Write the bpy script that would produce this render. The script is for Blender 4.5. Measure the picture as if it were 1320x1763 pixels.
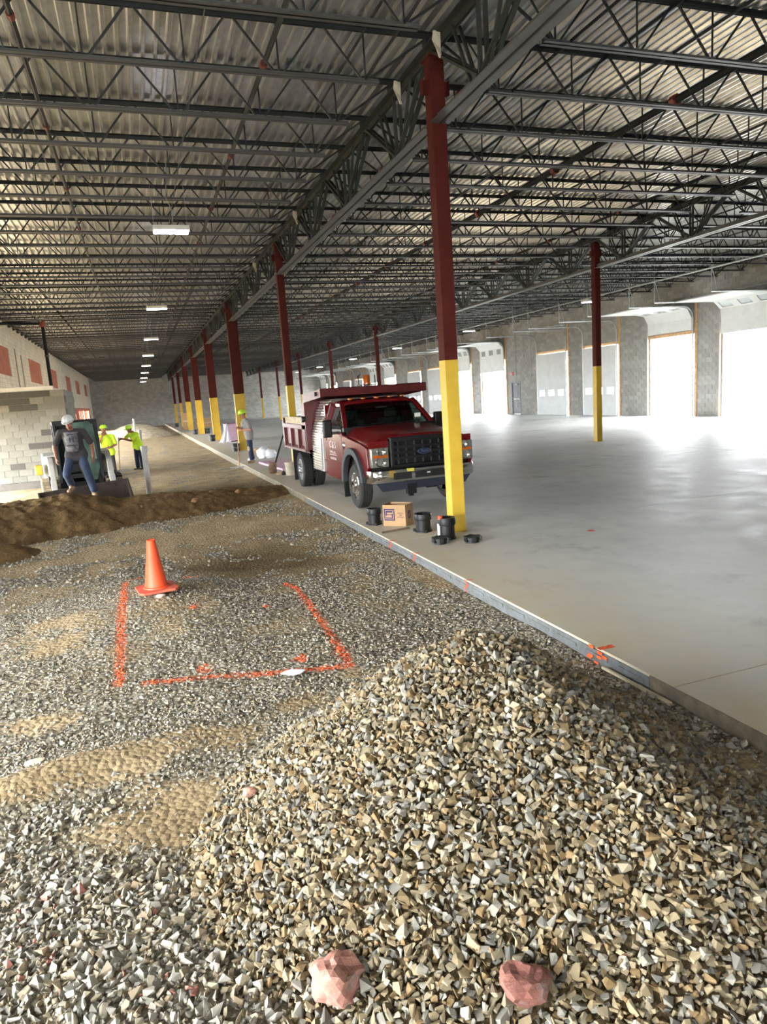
import bpy, bmesh, math, random
import numpy as np
from mathutils import Vector, Matrix, noise as mnoise

# ---------------------------------------------------------------- camera, light, exposure
SC = bpy.context.scene
COL = SC.collection
for o in list(bpy.data.objects):
    bpy.data.objects.remove(o, do_unlink=True)

F_PX, YAW, PITCH, ROLL, EYE = 1186.874, 0.3278, 0.1705, -0.0686, 2.0495
def cam_axes():
    cy, sy, cp, sp = math.cos(YAW), math.sin(YAW), math.cos(PITCH), math.sin(PITCH)
    f = Vector((sy*cp, cy*cp, -sp)); r0 = Vector((cy, -sy, 0)); u0 = r0.cross(f)
    r = r0*math.cos(ROLL) + u0*math.sin(ROLL); u = -r0*math.sin(ROLL) + u0*math.cos(ROLL)
    return r, u, f
_r, _u, _f = cam_axes()
cd = bpy.data.cameras.new('camera'); cam = bpy.data.objects.new('camera', cd); COL.objects.link(cam)
cd.sensor_fit = 'VERTICAL'; cd.sensor_height = 24.0; cd.lens = F_PX/1763*24.0
cd.clip_start = 0.05; cd.clip_end = 500
M = Matrix((( _r.x, _u.x, -_f.x, 0), (_r.y, _u.y, -_f.y, 0), (_r.z, _u.z, -_f.z, EYE), (0, 0, 0, 1)))
cam.matrix_world = M
SC.camera = cam

world = bpy.data.worlds.new('sky'); SC.world = world; world.use_nodes = True
wn = world.node_tree.nodes; wl = world.node_tree.links; wn.clear()
wo = wn.new('ShaderNodeOutputWorld'); wb = wn.new('ShaderNodeBackground')
wb.inputs['Color'].default_value = (0.95, 0.98, 1.0, 1); wb.inputs['Strength'].default_value = 32.0
wl.new(wb.outputs[0], wo.inputs[0])

sd = bpy.data.lights.new('sun', 'SUN'); sun = bpy.data.objects.new('sun', sd); COL.objects.link(sun)
sd.energy = 9.0; sd.angle = 0.01; sd.color = (1.0, 0.93, 0.82)
sun.rotation_euler = Vector((-0.42, 0.16, 0.90)).to_track_quat('Z', 'Y').to_euler()
def portal(name, loc, rot, sx, sy):
    d = bpy.data.lights.new(name, 'AREA'); d.shape = 'RECTANGLE'; d.size = sx; d.size_y = sy
    d.cycles.is_portal = True
    o = bpy.data.objects.new(name, d); o.location = loc; o.rotation_euler = rot; COL.objects.link(o)
DOORS_OPEN = [(21.3, 24.3), (25.95, 28.9), (43.45, 46.95), (48.7, 51.6), (65.3, 68.3), (70.1, 73.0), (87, 90), (91.8, 94.8)]
for a, b in DOORS_OPEN:
    portal('door_portal', (24.9, (a+b)/2, 1.85), (0, math.radians(90), 0), 3.7, b-a)
portal('front_portal', (-2.0, -12.4, 1.3), (math.radians(-90), 0, 0), 6.0, 2.6)
portal('side_portal', (-5.9, 2.5, 1.6), (0, math.radians(-90), 0), 3.2, 9.0)
portal('side_portal', (-5.9, 20.0, 1.1), (0, math.radians(-90), 0), 2.2, 12.0)
portal('side_portal', (-5.9, 45.0, 1.2), (0, math.radians(-90), 0), 2.6, 28.0)  # unseen wall opening added to light the far ground on the left

SC.view_settings.view_transform = 'Standard'; SC.view_settings.look = 'None'
SC.view_settings.gamma = 1.0; SC.view_settings.use_curve_mapping = False
SC.view_settings.exposure = 0.15
SC.cycles.max_bounces = 10; SC.cycles.diffuse_bounces = 7; SC.cycles.sample_clamp_indirect = 6.0

# ---------------------------------------------------------------- helpers
random.seed(4); RNG = np.random.default_rng(11)
def lin(c):
    return tuple(((v/255)/12.92 if v/255 <= 0.04045 else ((v/255+0.055)/1.055)**2.4) for v in c)

class MB:
    """collects shapes and links them as one mesh object"""
    def __init__(s): s.v = []; s.f = []; s.mi = []; s.m = 0
    def add(s, vs, fs):
        o = len(s.v); s.v += [tuple(v) for v in vs]
        s.f += [tuple(i+o for i in f) for f in fs]; s.mi += [s.m]*len(fs); return s
    def box(s, x0, y0, z0, x1, y1, z1):
        vs = [(x0,y0,z0),(x1,y0,z0),(x1,y1,z0),(x0,y1,z0),(x0,y0,z1),(x1,y0,z1),(x1,y1,z1),(x0,y1,z1)]
        return s.add(vs, [(3,2,1,0),(4,5,6,7),(0,1,5,4),(1,2,6,5),(2,3,7,6),(3,0,4,7)])
    def bar(s, p, q, w, h, up=(0, 0, 1)):
        p = Vector(p); q = Vector(q); d = (q-p).normalized(); up = Vector(up)
        if abs(d.dot(up)) > 0.98: up = Vector((0, 1, 0)) if abs(d.y) < .9 else Vector((1, 0, 0))
        a = d.cross(up).normalized()*w/2; b = a.cross(d).normalized()*h/2
        vs = [p-a-b, p+a-b, p+a+b, p-a+b, q-a-b, q+a-b, q+a+b, q-a+b]
        return s.add(vs, [(3,2,1,0),(4,5,6,7),(0,1,5,4),(1,2,6,5),(2,3,7,6),(3,0,4,7)])
    def tube(s, pts, r, n=8, cap=True):
        pts = [Vector(p) for p in pts]; rs = r if isinstance(r, (list, tuple)) else [r]*len(pts)
        rings = []; prev = None
        for i, p in enumerate(pts):
            d = (pts[min(i+1, len(pts)-1)]-pts[max(i-1, 0)]).normalized()
            if prev is None:
                a = d.orthogonal().normalized()
            else:
                a = (prev - d*prev.dot(d)).normalized()
            prev = a; b = d.cross(a)
            rings.append([p+(a*math.cos(t)+b*math.sin(t))*rs[i] for t in [2*math.pi*k/n for k in range(n)]])
        vs = [v for R in rings for v in R]; fs = []
        for i in range(len(pts)-1):
            for k in range(n):
                fs.append((i*n+k, i*n+(k+1) % n, (i+1)*n+(k+1) % n, (i+1)*n+k))
        if cap:
            fs.append(tuple(range(n-1, -1, -1))); fs.append(tuple((len(pts)-1)*n+k for k in range(n)))
        return s.add(vs, fs)
    def lathe(s, prof, n=20, axis='Z', c=(0, 0, 0), close=False):
        vs = []; m = len(prof)
        for k in range(n):
            t = 2*math.pi*k/n
            for r, h in prof:
                a, b = r*math.cos(t), r*math.sin(t)
                v = (a, b, h) if axis == 'Z' else ((h, a, b) if axis == 'X' else (b, h, a))
                vs.append((v[0]+c[0], v[1]+c[1], v[2]+c[2]))
        fs = []
        for k in range(n):
            k2 = (k+1) % n
            for i in range(m-1 if not close else m):
                j = (i+1) % m
                fs.append((k*m+i, k2*m+i, k2*m+j, k*m+j))
        return s.add(vs, fs)
    def prism(s, poly, axis, a, b):
        """polygon in the plane normal to axis, from a to b"""
        n = len(poly)
        def P(u, v, w): return (w, u, v) if axis == 'X' else ((u, w, v) if axis == 'Y' else (u, v, w))
        vs = [P(u, v, a) for u, v in poly]+[P(u, v, b) for u, v in poly]
        fs = [tuple(range(n)), tuple(range(2*n-1, n-1, -1))]
        fs += [(i, (i+1) % n, n+(i+1) % n, n+i) for i in range(n)]
        return s.add(vs, fs)
    def ball(s, c, r, n=10, m=7):
        rx, ry, rz = r if isinstance(r, (tuple, list)) else (r, r, r)
        vs = [(c[0], c[1], c[2]-rz)]
        for i in range(1, m):
            t = -math.pi/2+math.pi*i/m
            for k in range(n):
                p = 2*math.pi*k/n
                vs.append((c[0]+rx*math.cos(t)*math.cos(p), c[1]+ry*math.cos(t)*math.sin(p), c[2]+rz*math.sin(t)))
        vs.append((c[0], c[1], c[2]+rz)); fs = []
        for k in range(n): fs.append((0, 1+(k+1) % n, 1+k))
        for i in range(m-2):
            for k in range(n):
                a = 1+i*n+k; b = 1+i*n+(k+1) % n; fs.append((a, b, b+n, a+n))
        T = len(vs)-1; o = 1+(m-2)*n
        for k in range(n): fs.append((o+k, o+(k+1) % n, T))
        return s.add(vs, fs)
    def grid(s, rows):
        n = len(rows[0]); vs = [v for r in rows for v in r]
        return s.add(vs, [(i*n+k, i*n+k+1, (i+1)*n+k+1, (i+1)*n+k) for i in range(len(rows)-1) for k in range(n-1)])
    def mesh(s, name):
        me = bpy.data.meshes.new(name); me.from_pydata(s.v, [], s.f)
        if any(s.mi): me.polygons.foreach_set('material_index', s.mi)
        me.update(); return me
    def build(s, name, mat=None, parent=None, smooth=False, bevel=0, fix=True):
        me = s.mesh(name)
        if fix:
            bm = bmesh.new(); bm.from_mesh(me); bmesh.ops.recalc_face_normals(bm, faces=bm.faces)
            if bevel:
                ed = [e for e in bm.edges if len(e.link_faces) == 2 and e.calc_face_angle(0) > 0.6]
                bmesh.ops.bevel(bm, geom=ed, offset=bevel, segments=2, affect='EDGES', profile=0.6, clamp_overlap=True)
            bm.to_mesh(me); bm.free()
        return link(name, me, mat, parent, smooth)

def link(name, me, mat=None, parent=None, smooth=False):
    for m in (mat if isinstance(mat, (list, tuple)) else [mat]):
        if m: me.materials.append(m)
    if smooth:
        me.shade_smooth()
        try: me.set_sharp_from_angle(angle=math.radians(40))
        except Exception: pass
    o = bpy.data.objects.new(name, me); COL.objects.link(o)
    if parent: o.parent = parent
    return o
def tag(o, label=None, cat=None, group=None, kind=None):
    if label: o['label'] = label
    if cat: o['category'] = cat
    if group: o['group'] = group
    if kind: o['kind'] = kind
    return o
def thing(name, label, cat, loc=(0, 0, 0), rz=0, group=None, kind=None):
    o = bpy.data.objects.new(name, None); COL.objects.link(o); o.empty_display_size = 0.1
    o.location = loc; o.rotation_euler = (0, 0, rz)
    return tag(o, label, cat, group, kind)
CHILD = {}
def kids(o):
    return [c for c in bpy.data.objects if c.parent == o]
def copy_tree(o, ch, loc, label=None, group=None, rz=None, cat=True):
    r = o.copy(); COL.objects.link(r); r.location = loc
    if rz is not None: r.rotation_euler = (0, 0, rz)
    if label: r['label'] = label
    if group: r['group'] = group
    for c, sub in ch:
        k = c.copy(); COL.objects.link(k); k.parent = r
        for g in sub:
            q = g.copy(); COL.objects.link(q); q.parent = k
    return r
def tree(o):
    return [(c, list(c.children)) for c in o.children]
def text_obj(name, s, size, mat, parent, loc, rot, ext=0.002, shear=0.0, align='CENTER', sx=1.0):
    cu = bpy.data.curves.new(name, 'FONT'); cu.body = s; cu.size = size; cu.extrude = ext; cu.shear = shear
    cu.align_x = align; cu.align_y = 'CENTER'; cu.resolution_u = 2
    t = bpy.data.objects.new(name, cu); COL.objects.link(t)
    me = bpy.data.meshes.new_from_object(t.evaluated_get(bpy.context.evaluated_depsgraph_get()))
    bpy.data.objects.remove(t, do_unlink=True)
    o = link(name, me, mat, parent); o.location = loc; o.rotation_euler = rot; o.scale = (sx, 1, 1)
    return o

# ---------------------------------------------------------------- materials
def nodes(name):
    m = bpy.data.materials.new(name); m.use_nodes = True
    n = m.node_tree.nodes; l = m.node_tree.links; n.clear()
    out = n.new('ShaderNodeOutputMaterial'); b = n.new('ShaderNodeBsdfPrincipled'); l.new(b.outputs[0], out.inputs[0])
    return m, n, l, b, out
def mixc(n, l, fac, a, b, mode='MIX'):
    x = n.new('ShaderNodeMix'); x.data_type = 'RGBA'; x.blend_type = mode
    for sock, v in ((x.inputs[0], fac), (x.inputs[6], a), (x.inputs[7], b)):
        if hasattr(v, 'is_linked'): l.new(v, sock)
        elif isinstance(v, (int, float)): sock.default_value = v
        else: sock.default_value = (*v, 1)
    return x.outputs[2]
def ntex(n, l, co, scale, detail=4, rough=0.55):
    t = n.new('ShaderNodeTexNoise'); t.inputs['Scale'].default_value = scale
    t.inputs['Detail'].default_value = detail; t.inputs['Roughness'].default_value = rough
    if co is not None: l.new(co, t.inputs['Vector'])
    return t
def ramp(n, l, fac, stops):
    r = n.new('ShaderNodeValToRGB'); l.new(fac, r.inputs[0]); e = r.color_ramp.elements
    while len(e) < len(stops): e.new(0.5)
    for i, (p, c) in enumerate(stops):
        e[i].position = p; e[i].color = (*c, 1) if not isinstance(c, (int, float)) else (c, c, c, 1)
    return r.outputs[0]
def bump(n, l, b, h, strength=0.3, dist=0.01):
    k = n.new('ShaderNodeBump'); k.inputs['Strength'].default_value = strength; k.inputs['Distance'].default_value = dist
    l.new(h, k.inputs['Height']); l.new(k.outputs[0], b.inputs['Normal'])
def geo(n): return n.new('ShaderNodeNewGeometry').outputs['Position']
def objc(n): return n.new('ShaderNodeTexCoord').outputs['Object']
def mat(name, c, rough=0.6, metal=0.0, var=0.12, scale=6.0, bmp=0.0, bscale=60, spec=None, c2=None):
    m, n, l, b, out = nodes(name); c = lin(c); co = objc(n)
    t = ntex(n, l, co, scale)
    d = lin(c2) if c2 else tuple(v*(1-var*2) for v in c); h = tuple(min(1, v*(1+var)) for v in c)
    l.new(ramp(n, l, t.outputs[0], [(0.3, d), (0.7, h)]), b.inputs['Base Color'])
    b.inputs['Roughness'].default_value = rough; b.inputs['Metallic'].default_value = metal
    if spec is not None: b.inputs['Specular IOR Level'].default_value = spec
    if bmp: bump(n, l, b, ntex(n, l, co, bscale).outputs[0], bmp)
    return m
def emis(name, c, s):
    m, n, l, b, out = nodes(name); b.inputs['Base Color'].default_value = (*lin(c), 1)
    b.inputs['Emission Color'].default_value = (*lin(c), 1); b.inputs['Emission Strength'].default_value = s
    return m
def glass(name, tint, refl=0.05, rough=0.02):
    m, n, l, b, out = nodes(name); n.remove(b)
    tr = n.new('ShaderNodeBsdfTransparent'); tr.inputs[0].default_value = (*lin(tint), 1)
    gl = n.new('ShaderNodeBsdfGlossy'); gl.inputs['Roughness'].default_value = rough
    fr = n.new('ShaderNodeLayerWeight'); pw = n.new('ShaderNodeMath'); pw.operation = 'POWER'; pw.inputs[1].default_value = 4.0
    l.new(fr.outputs['Facing'], pw.inputs[0]); ma = n.new('ShaderNodeMath'); ma.operation = 'MULTIPLY_ADD'; ma.inputs[1].default_value = 0.9-refl; ma.inputs[2].default_value = refl
    l.new(pw.outputs[0], ma.inputs[0]); mx = n.new('ShaderNodeMixShader'); l.new(ma.outputs[0], mx.inputs[0])
    l.new(tr.outputs[0], mx.inputs[1]); l.new(gl.outputs[0], mx.inputs[2]); l.new(mx.outputs[0], out.inputs[0])
    return m
def colattr(name, rough=0.85, vary=0.25, scale=40, bmp=0.2, use_obj=False, spec=0.3):
    m, n, l, b, out = nodes(name)
    if use_obj: c = n.new('ShaderNodeObjectInfo').outputs['Color']
    else:
        a = n.new('ShaderNodeAttribute'); a.attribute_name = 'Col'; c = a.outputs['Color']
    co = objc(n); t = ntex(n, l, co, scale, 5, 0.65)
    f = ramp(n, l, t.outputs[0], [(0.25, 1-vary), (0.75, 1+vary*0.6)])
    l.new(mixc(n, l, 1.0, c, f, 'MULTIPLY'), b.inputs['Base Color'])
    b.inputs['Roughness'].default_value = rough; b.inputs['Specular IOR Level'].default_value = spec
    if bmp: bump(n, l, b, t.outputs[0], bmp, 0.006)
    return m
def block_mat(name, c1, c2, mortar, axis, bw=0.406, bh=0.203, msize=0.012, bmp=0.35, rough=0.9, stain=None, soff=(0, 0)):
    """running-bond masonry; axis X = wall in the YZ plane, Y = wall in the XZ plane"""
    m, n, l, b, out = nodes(name); p = geo(n)
    s = n.new('ShaderNodeSeparateXYZ'); l.new(p, s.inputs[0]); k = n.new('ShaderNodeCombineXYZ')
    l.new(s.outputs['Y' if axis == 'X' else 'X'], k.inputs[0]); l.new(s.outputs['Z'], k.inputs[1])
    t = n.new('ShaderNodeTexBrick'); l.new(k.outputs[0], t.inputs['Vector'])
    t.inputs['Scale'].default_value = 1.0; t.inputs['Brick Width'].default_value = bw; t.inputs['Row Height'].default_value = bh
    t.inputs['Mortar Size'].default_value = msize; t.inputs['Bias'].default_value = 0.0
    t.inputs['Color1'].default_value = (*lin(c1), 1); t.inputs['Color2'].default_value = (*lin(c2), 1)
    t.inputs['Mortar'].default_value = (*lin(mortar), 1)
    nz = ntex(n, l, p, 1.3, 6); f = ramp(n, l, nz.outputs[0], [(0.3, 0.82), (0.7, 1.12)])
    l.new(mixc(n, l, 1.0, t.outputs['Color'], f, 'MULTIPLY'), b.inputs['Base Color'])
    b.inputs['Roughness'].default_value = rough; b.inputs['Specular IOR Level'].default_value = 0.2
    iv = n.new('ShaderNodeMath'); iv.operation = 'SUBTRACT'; iv.inputs[0].default_value = 1; l.new(t.outputs['Fac'], iv.inputs[1])
    bump(n, l, b, iv.outputs[0], bmp, 0.01)
    return m

m_steel = mat('dark_steel', (32, 35, 36), 0.55, 0.0, 0.15, 4)
m_girder = mat('girder_steel', (50, 52, 49), 0.55, 0.0, 0.15, 3)
m_chord = mat('chord_steel', (80, 80, 79), 0.5, 0.1, 0.12, 3)  # light from below on the bottom chords put into a paler steel colour
m_red = mat('red_oxide_paint', (76, 26, 21), 0.7, 0, 0.12, 5, spec=.2)
m_yel = mat('yellow_paint', (204, 168, 52), 0.5, 0, 0.06, 4)
m_white = mat('white_paint', (214, 212, 204), 0.8, 0, 0.06, 3)
m_lumber = mat('tan_lumber', (200, 160, 118), 0.75, 0, 0.15, 9)
m_galv = mat('galvanised_steel', (176, 180, 180), 0.4, 0.5, 0.12, 12)
m_black = mat('black_plastic', (13, 13, 14), 0.5, 0, 0.2, 8)
m_rubber = mat('tyre_rubber', (38, 37, 36), 0.8, 0, 0.2, 20, 0.2)
m_doorw = mat('white_door_skin', (222, 226, 226), 0.45, 0, 0.04, 2)
m_dark = mat('dark_void', (14, 14, 15), 0.8, 0, 0.1)
m_chrome = mat('chrome', (225, 225, 225), 0.12, 1.0, 0.03, 3)
m_alu = mat('bright_aluminium', (215, 212, 205), 0.28, 0.9, 0.06, 6)
m_tred = mat('truck_red_paint', (92, 10, 13), 0.25, 0, 0.08, 2)
m_bred = mat('dump_body_red', (84, 16, 17), 0.45, 0, 0.18, 5)
m_amber = mat('amber_lens', (168, 84, 18), 0.2, 0, 0.1)
m_glassd = glass('tinted_glass', (120, 136, 128))
m_glassc = glass('clear_pane', (236, 244, 244))
m_orange = mat('safety_orange', (238, 84, 44), 0.5, 0, 0.06, 4)
m_opaint = mat('orange_spray_paint', (240, 98, 44), 0.8, 0, 0.2, 30)
m_card = mat('cardboard', (176, 142, 104), 0.85, 0, 0.07, 6)
m_blue = mat('blue_print', (40, 36, 96), 0.8, 0, 0.1, 20)
m_pvc = mat('grey_white_pvc', (206, 204, 198), 0.45, 0, 0.06, 5)
m_sheet = mat('white_plastic_sheet', (232, 233, 238), 0.5, 0, 0.06, 10)
m_pink = mat('pink_foam_board', (206, 168, 190), 0.8, 0, 0.08, 8)
m_wood = mat('weathered_board', (206, 192, 164), 0.8, 0, 0.18, 7)
m_handle = mat('wood_handle', (168, 126, 84), 0.6, 0, 0.15, 12)
m_stone = colattr('stone_surface'); m_stone1 = colattr('single_stone_surface', use_obj=True)
m_cmu = colattr('concrete_block', rough=0.92, vary=0.16, scale=9, bmp=0.15); m_cmu1 = colattr('single_concrete_block', rough=0.92, vary=0.16, scale=9, bmp=0.15, use_obj=True)
m_mortar = mat('mortar', (150, 148, 140), 0.95, 0, 0.08, 5)
m_cmu_back = block_mat('far_block_wall', (132, 132, 128), (152, 151, 147), (150, 148, 144), 'Y', msize=0.01)
m_cmu_left = block_mat('white_block_wall', (206, 202, 192), (214, 210, 200), (176, 170, 158), 'X', msize=0.008, bmp=0.2)
m_brickred = block_mat('red_brick_infill', (150, 88, 74), (164, 98, 82), (170, 118, 102), 'X', 0.2, 0.067, 0.008)
m_room = mat('room_mortar', (124, 121, 112), 0.95, 0, 0.1, 4)

# concrete slab: grey with dusty, stained and scuffed areas
m_slab, n, l, b, out = nodes('concrete_slab'); p = geo(n)
n1 = ntex(n, l, p, 0.35, 6, 0.6); n2 = ntex(n, l, p, 2.2, 7, 0.65); n3 = ntex(n, l, p, 30, 3)
c = ramp(n, l, n1.outputs[0], [(0.3, lin((192, 192, 189))), (0.55, lin((212, 211, 207))), (0.75, lin((222, 220, 214)))])
f = ramp(n, l, n2.outputs[0], [(0.25, 0.78), (0.5, 1.0), (0.75, 1.1)])
c = mixc(n, l, 1.0, c, f, 'MULTIPLY')
n4 = ntex(n, l, p, 0.9, 8, 0.7); c = mixc(n, l, 1.0, c, ramp(n, l, n4.outputs[0], [(0.34, 0.74), (0.44, 1.0)]), 'MULTIPLY')
sx = n.new('ShaderNodeSeparateXYZ'); l.new(p, sx.inputs[0])
mr = n.new('ShaderNodeMapRange'); mr.inputs[1].default_value = 3.1; mr.inputs[2].default_value = 4.9
mr.inputs[3].default_value = 1.0; mr.inputs[4].default_value = 0.0; l.new(sx.outputs[0], mr.inputs[0])
mm = n.new('ShaderNodeMath'); mm.operation = 'MULTIPLY'; l.new(mr.outputs[0], mm.inputs[0])
l.new(ramp(n, l, n2.outputs[0], [(0.3, 0.45), (0.7, 1.0)]), mm.inputs[1])
c = mixc(n, l, mm.outputs[0], c, lin((196, 180, 146)))
l.new(c, b.inputs['Base Color']); b.inputs['Specular IOR Level'].default_value = 0.55
l.new(ramp(n, l, n2.outputs[0], [(0.3, 0.46), (0.7, 0.64)]), b.inputs['Roughness'])
bump(n, l, b, n3.outputs[0], 0.08, 0.004)

# corrugated deck
m_deck, n, l, b, out = nodes('galvanised_deck'); p = geo(n)
n1 = ntex(n, l, p, 0.5, 4); n2 = ntex(n, l, p, 7, 5)
c = ramp(n, l, n1.outputs[0], [(0.3, lin((176, 177, 177))), (0.7, lin((214, 216, 217)))])
l.new(mixc(n, l, 1.0, c, ramp(n, l, n2.outputs[0], [(0.3, 0.85), (0.7, 1.08)]), 'MULTIPLY'), b.inputs['Base Color'])
b.inputs['Roughness'].default_value = 0.30; b.inputs['Metallic'].default_value = 0.85

# ground: vertex attribute Col (r = soil, g = orange paint) blends soil and crushed stone
m_ground, n, l, b, out = nodes('gravel_and_soil'); p = geo(n)
a = n.new('ShaderNodeAttribute'); a.attribute_name = 'Col'; sp = n.new('ShaderNodeSeparateColor'); l.new(a.outputs['Color'], sp.inputs[0])
v = n.new('ShaderNodeTexVoronoi'); v.inputs['Scale'].default_value = 26; l.new(p, v.inputs['Vector'])
vs_ = n.new('ShaderNodeSeparateColor'); l.new(v.outputs['Color'], vs_.inputs[0])
gc = ramp(n, l, vs_.outputs[0], [(0.0, lin((112, 105, 88))), (0.3, lin((134, 126, 108))), (0.55, lin((150, 140, 116))), (0.8, lin((160, 154, 140))), (1.0, lin((182, 176, 160)))])
gc = mixc(n, l, 1.0, gc, ramp(n, l, v.outputs['Distance'], [(0.3, 1.0), (0.75, 0.45)]), 'MULTIPLY')
s1 = ntex(n, l, p, 1.6, 6, 0.62); s2 = ntex(n, l, p, 18, 6, 0.7)
sc_ = ramp(n, l, s1.outputs[0], [(0.3, lin((138, 120, 90))), (0.6, lin((170, 150, 116))), (0.8, lin((186, 168, 136)))])
sc_ = mixc(n, l, 1.0, sc_, ramp(n, l, s2.outputs[0], [(0.3, 0.72), (0.7, 1.15)]), 'MULTIPLY')
ad = n.new('ShaderNodeMath'); ad.operation = 'ADD'; l.new(sp.outputs[0], ad.inputs[0])
nz = n.new('ShaderNodeMapRange'); nz.inputs[3].default_value = -0.35; nz.inputs[4].default_value = 0.35; l.new(s2.outputs[0], nz.inputs[0]); l.new(nz.outputs[0], ad.inputs[1])
fc = ramp(n, l, ad.outputs[0], [(0.35, 0.0), (0.65, 1.0)])
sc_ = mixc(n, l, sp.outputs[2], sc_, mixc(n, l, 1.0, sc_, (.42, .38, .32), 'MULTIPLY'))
c = mixc(n, l, fc, gc, sc_)
op = n.new('ShaderNodeMath'); op.operation = 'MULTIPLY'; l.new(sp.outputs[1], op.inputs[0]); l.new(ramp(n, l, s2.outputs[0], [(0.35, 0.3), (0.6, 1.0)]), op.inputs[1])
c = mixc(n, l, op.outputs[0], c, lin((236, 104, 52)))
l.new(c, b.inputs['Base Color']); b.inputs['Roughness'].default_value = 0.95; b.inputs['Specular IOR Level'].default_value = 0.15
hh = n.new('ShaderNodeMath'); hh.operation = 'SUBTRACT'; l.new(s2.outputs[0], hh.inputs[0]); l.new(v.outputs['Distance'], hh.inputs[1])
bump(n, l, b, hh.outputs[0], 0.7, 0.03)
m_paleglass, n, l, b, out = nodes('pale_reflection_green_glass'); b.inputs['Base Color'].default_value = (*lin((146, 178, 164)), 1); b.inputs['Roughness'].default_value = 0.15  # cab door glass: bright reflection put into a pale green diffuse mix
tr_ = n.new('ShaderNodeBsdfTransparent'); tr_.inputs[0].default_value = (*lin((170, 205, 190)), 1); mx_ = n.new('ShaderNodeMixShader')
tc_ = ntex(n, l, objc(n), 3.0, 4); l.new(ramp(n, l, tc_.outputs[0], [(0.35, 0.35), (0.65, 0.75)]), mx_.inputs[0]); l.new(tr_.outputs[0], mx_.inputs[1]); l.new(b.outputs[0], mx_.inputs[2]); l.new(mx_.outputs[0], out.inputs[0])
m_soil, n, l, b, out = nodes('dug_soil'); p = geo(n)
s1 = ntex(n, l, p, 2.5, 6, 0.65); s2 = ntex(n, l, p, 22, 6, 0.72)
c = ramp(n, l, s1.outputs[0], [(0.3, lin((94, 74, 48))), (0.6, lin((126, 102, 68))), (0.8, lin((150, 126, 90)))])
l.new(mixc(n, l, 1.0, c, ramp(n, l, s2.outputs[0], [(0.3, 0.65), (0.7, 1.2)]), 'MULTIPLY'), b.inputs['Base Color'])
b.inputs['Roughness'].default_value = 0.95; b.inputs['Specular IOR Level'].default_value = 0.1
bump(n, l, b, s2.outputs[0], 0.8, 0.05)

# ---------------------------------------------------------------- ground
_N = np.random.default_rng(7).random((256, 256))
def vnoise(x, y):
    xi = np.floor(x).astype(int); yi = np.floor(y).astype(int); fx = x-xi; fy = y-yi
    fx = fx*fx*(3-2*fx); fy = fy*fy*(3-2*fy)
    a = _N[xi % 256, yi % 256]; b = _N[(xi+1) % 256, yi % 256]; c = _N[xi % 256, (yi+1) % 256]; d = _N[(xi+1) % 256, (yi+1) % 256]
    return (a*(1-fx)+b*fx)*(1-fy)+(c*(1-fx)+d*fx)*fy
def fbm(x, y, s, o=4):
    t = 0; a = 0.5
    for i in range(o):
        t = t+a*vnoise(x*s+17*i, y*s+31*i); s *= 2.03; a *= 0.5
    return t/(1-0.5**o)
def gauss(x, y, cx, cy, sx, sy, rot=0):
    dx, dy = x-cx, y-cy; c, s = math.cos(rot), math.sin(rot)
    return np.exp(-((dx*c+dy*s)/sx)**2-((-dx*s+dy*c)/sy)**2)
def ground_z(x, y):
    x = np.asarray(x, float); y = np.asarray(y, float)
    z = -0.15+0.05*(fbm(x, y, 0.6)-0.5)
    z = z+0.02*(fbm(x, y, 3.5)-0.5)
    z = z+0.16*gauss(x, y, -0.05, 8.0, 0.95, 1.1)            # low heap under the cone
    z = z+0.10*gauss(x, y, -0.9, 4.35, 0.9, 0.22, 0.3)       # track berm
    z = z+0.05*gauss(x, y, -0.6, 2.6, 0.9, 0.7)
    z = z-0.06*gauss(x, y, 1.7, 9.6, 0.9, 0.9)
    z = z+0.03*np.clip((x-2.5)/0.6, 0, 1)*(y < 40)
    z = z-0.05*np.clip((y-18)/8, 0, 1)
    return z
SOIL = [(1.45, 9.4, .95, 1.1, 0.3, 1.9), (0.6, 11.7, 2.3, 1.5, 0, 1.5), (1.5, 12.8, 1.5, 1.2, 0, 1.0), (-1.9, 11.0, 1.0, 1.2, 0, .8), (-1.0, 7.4, 0.55, 0.8, 0, .85), (-0.5, 4.35, 1.1, 0.24, 0.15, 1.1),
        (0.15, 4.55, 0.6, 0.22, 0.1, .9), (0.0, 3.75, 0.6, 0.45, 0, 1.0), (-1.1, 5.3, 0.9, 0.25, 0.1, .6), (0.95, 4.75, 0.5, 0.2, 0, .8), (2.8, 3.2, 0.35, 2.0, 0, .55), (2.95, 7.5, 0.25, 3.0, 0, .55), (1.5, 5.0, 0.5, 0.25, 0, 0.6)]
def soil_w(x, y):
    w = np.zeros(np.shape(x))
    for cx, cy, sx, sy, rot, a in SOIL: w = np.maximum(w, a*gauss(x, y, cx, cy, sx, sy, rot))
    w = np.maximum(w, np.clip((np.asarray(y)-4.6)/2, 0, 1)*(.36+.02*np.clip(np.asarray(y)-6, 0, 8)))
    far = np.clip((np.asarray(y)-13)/3, 0, 1)*0.95
    w = np.maximum(w, far)
    q = fbm(np.asarray(x), np.asarray(y), 2.3, 5)
    w = np.clip(w*1.25, 0, 1.7)*np.clip(.5+2.4*(q-.38), 0.08, 1.2)
    return np.clip(w, 0, 1)
PAINT = [[(-0.22, 9.35), (-0.41, 9.25), (-0.40, 8.2), (-0.42, 7.2), (-0.41, 5.80)], [(-0.2, 5.72), (0.3, 5.62), (0.75, 5.45), (1.41, 5.25)],
         [(1.41, 5.25), (1.44, 5.7), (1.47, 6.2), (1.485, 6.6), (1.50, 7.04), (1.505, 7.35), (1.5, 7.77), (1.43, 8.0)], [(1.41, 5.25), (1.40, 5.6)], [(0.3, 8.85), (0.48, 8.8)]]
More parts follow.
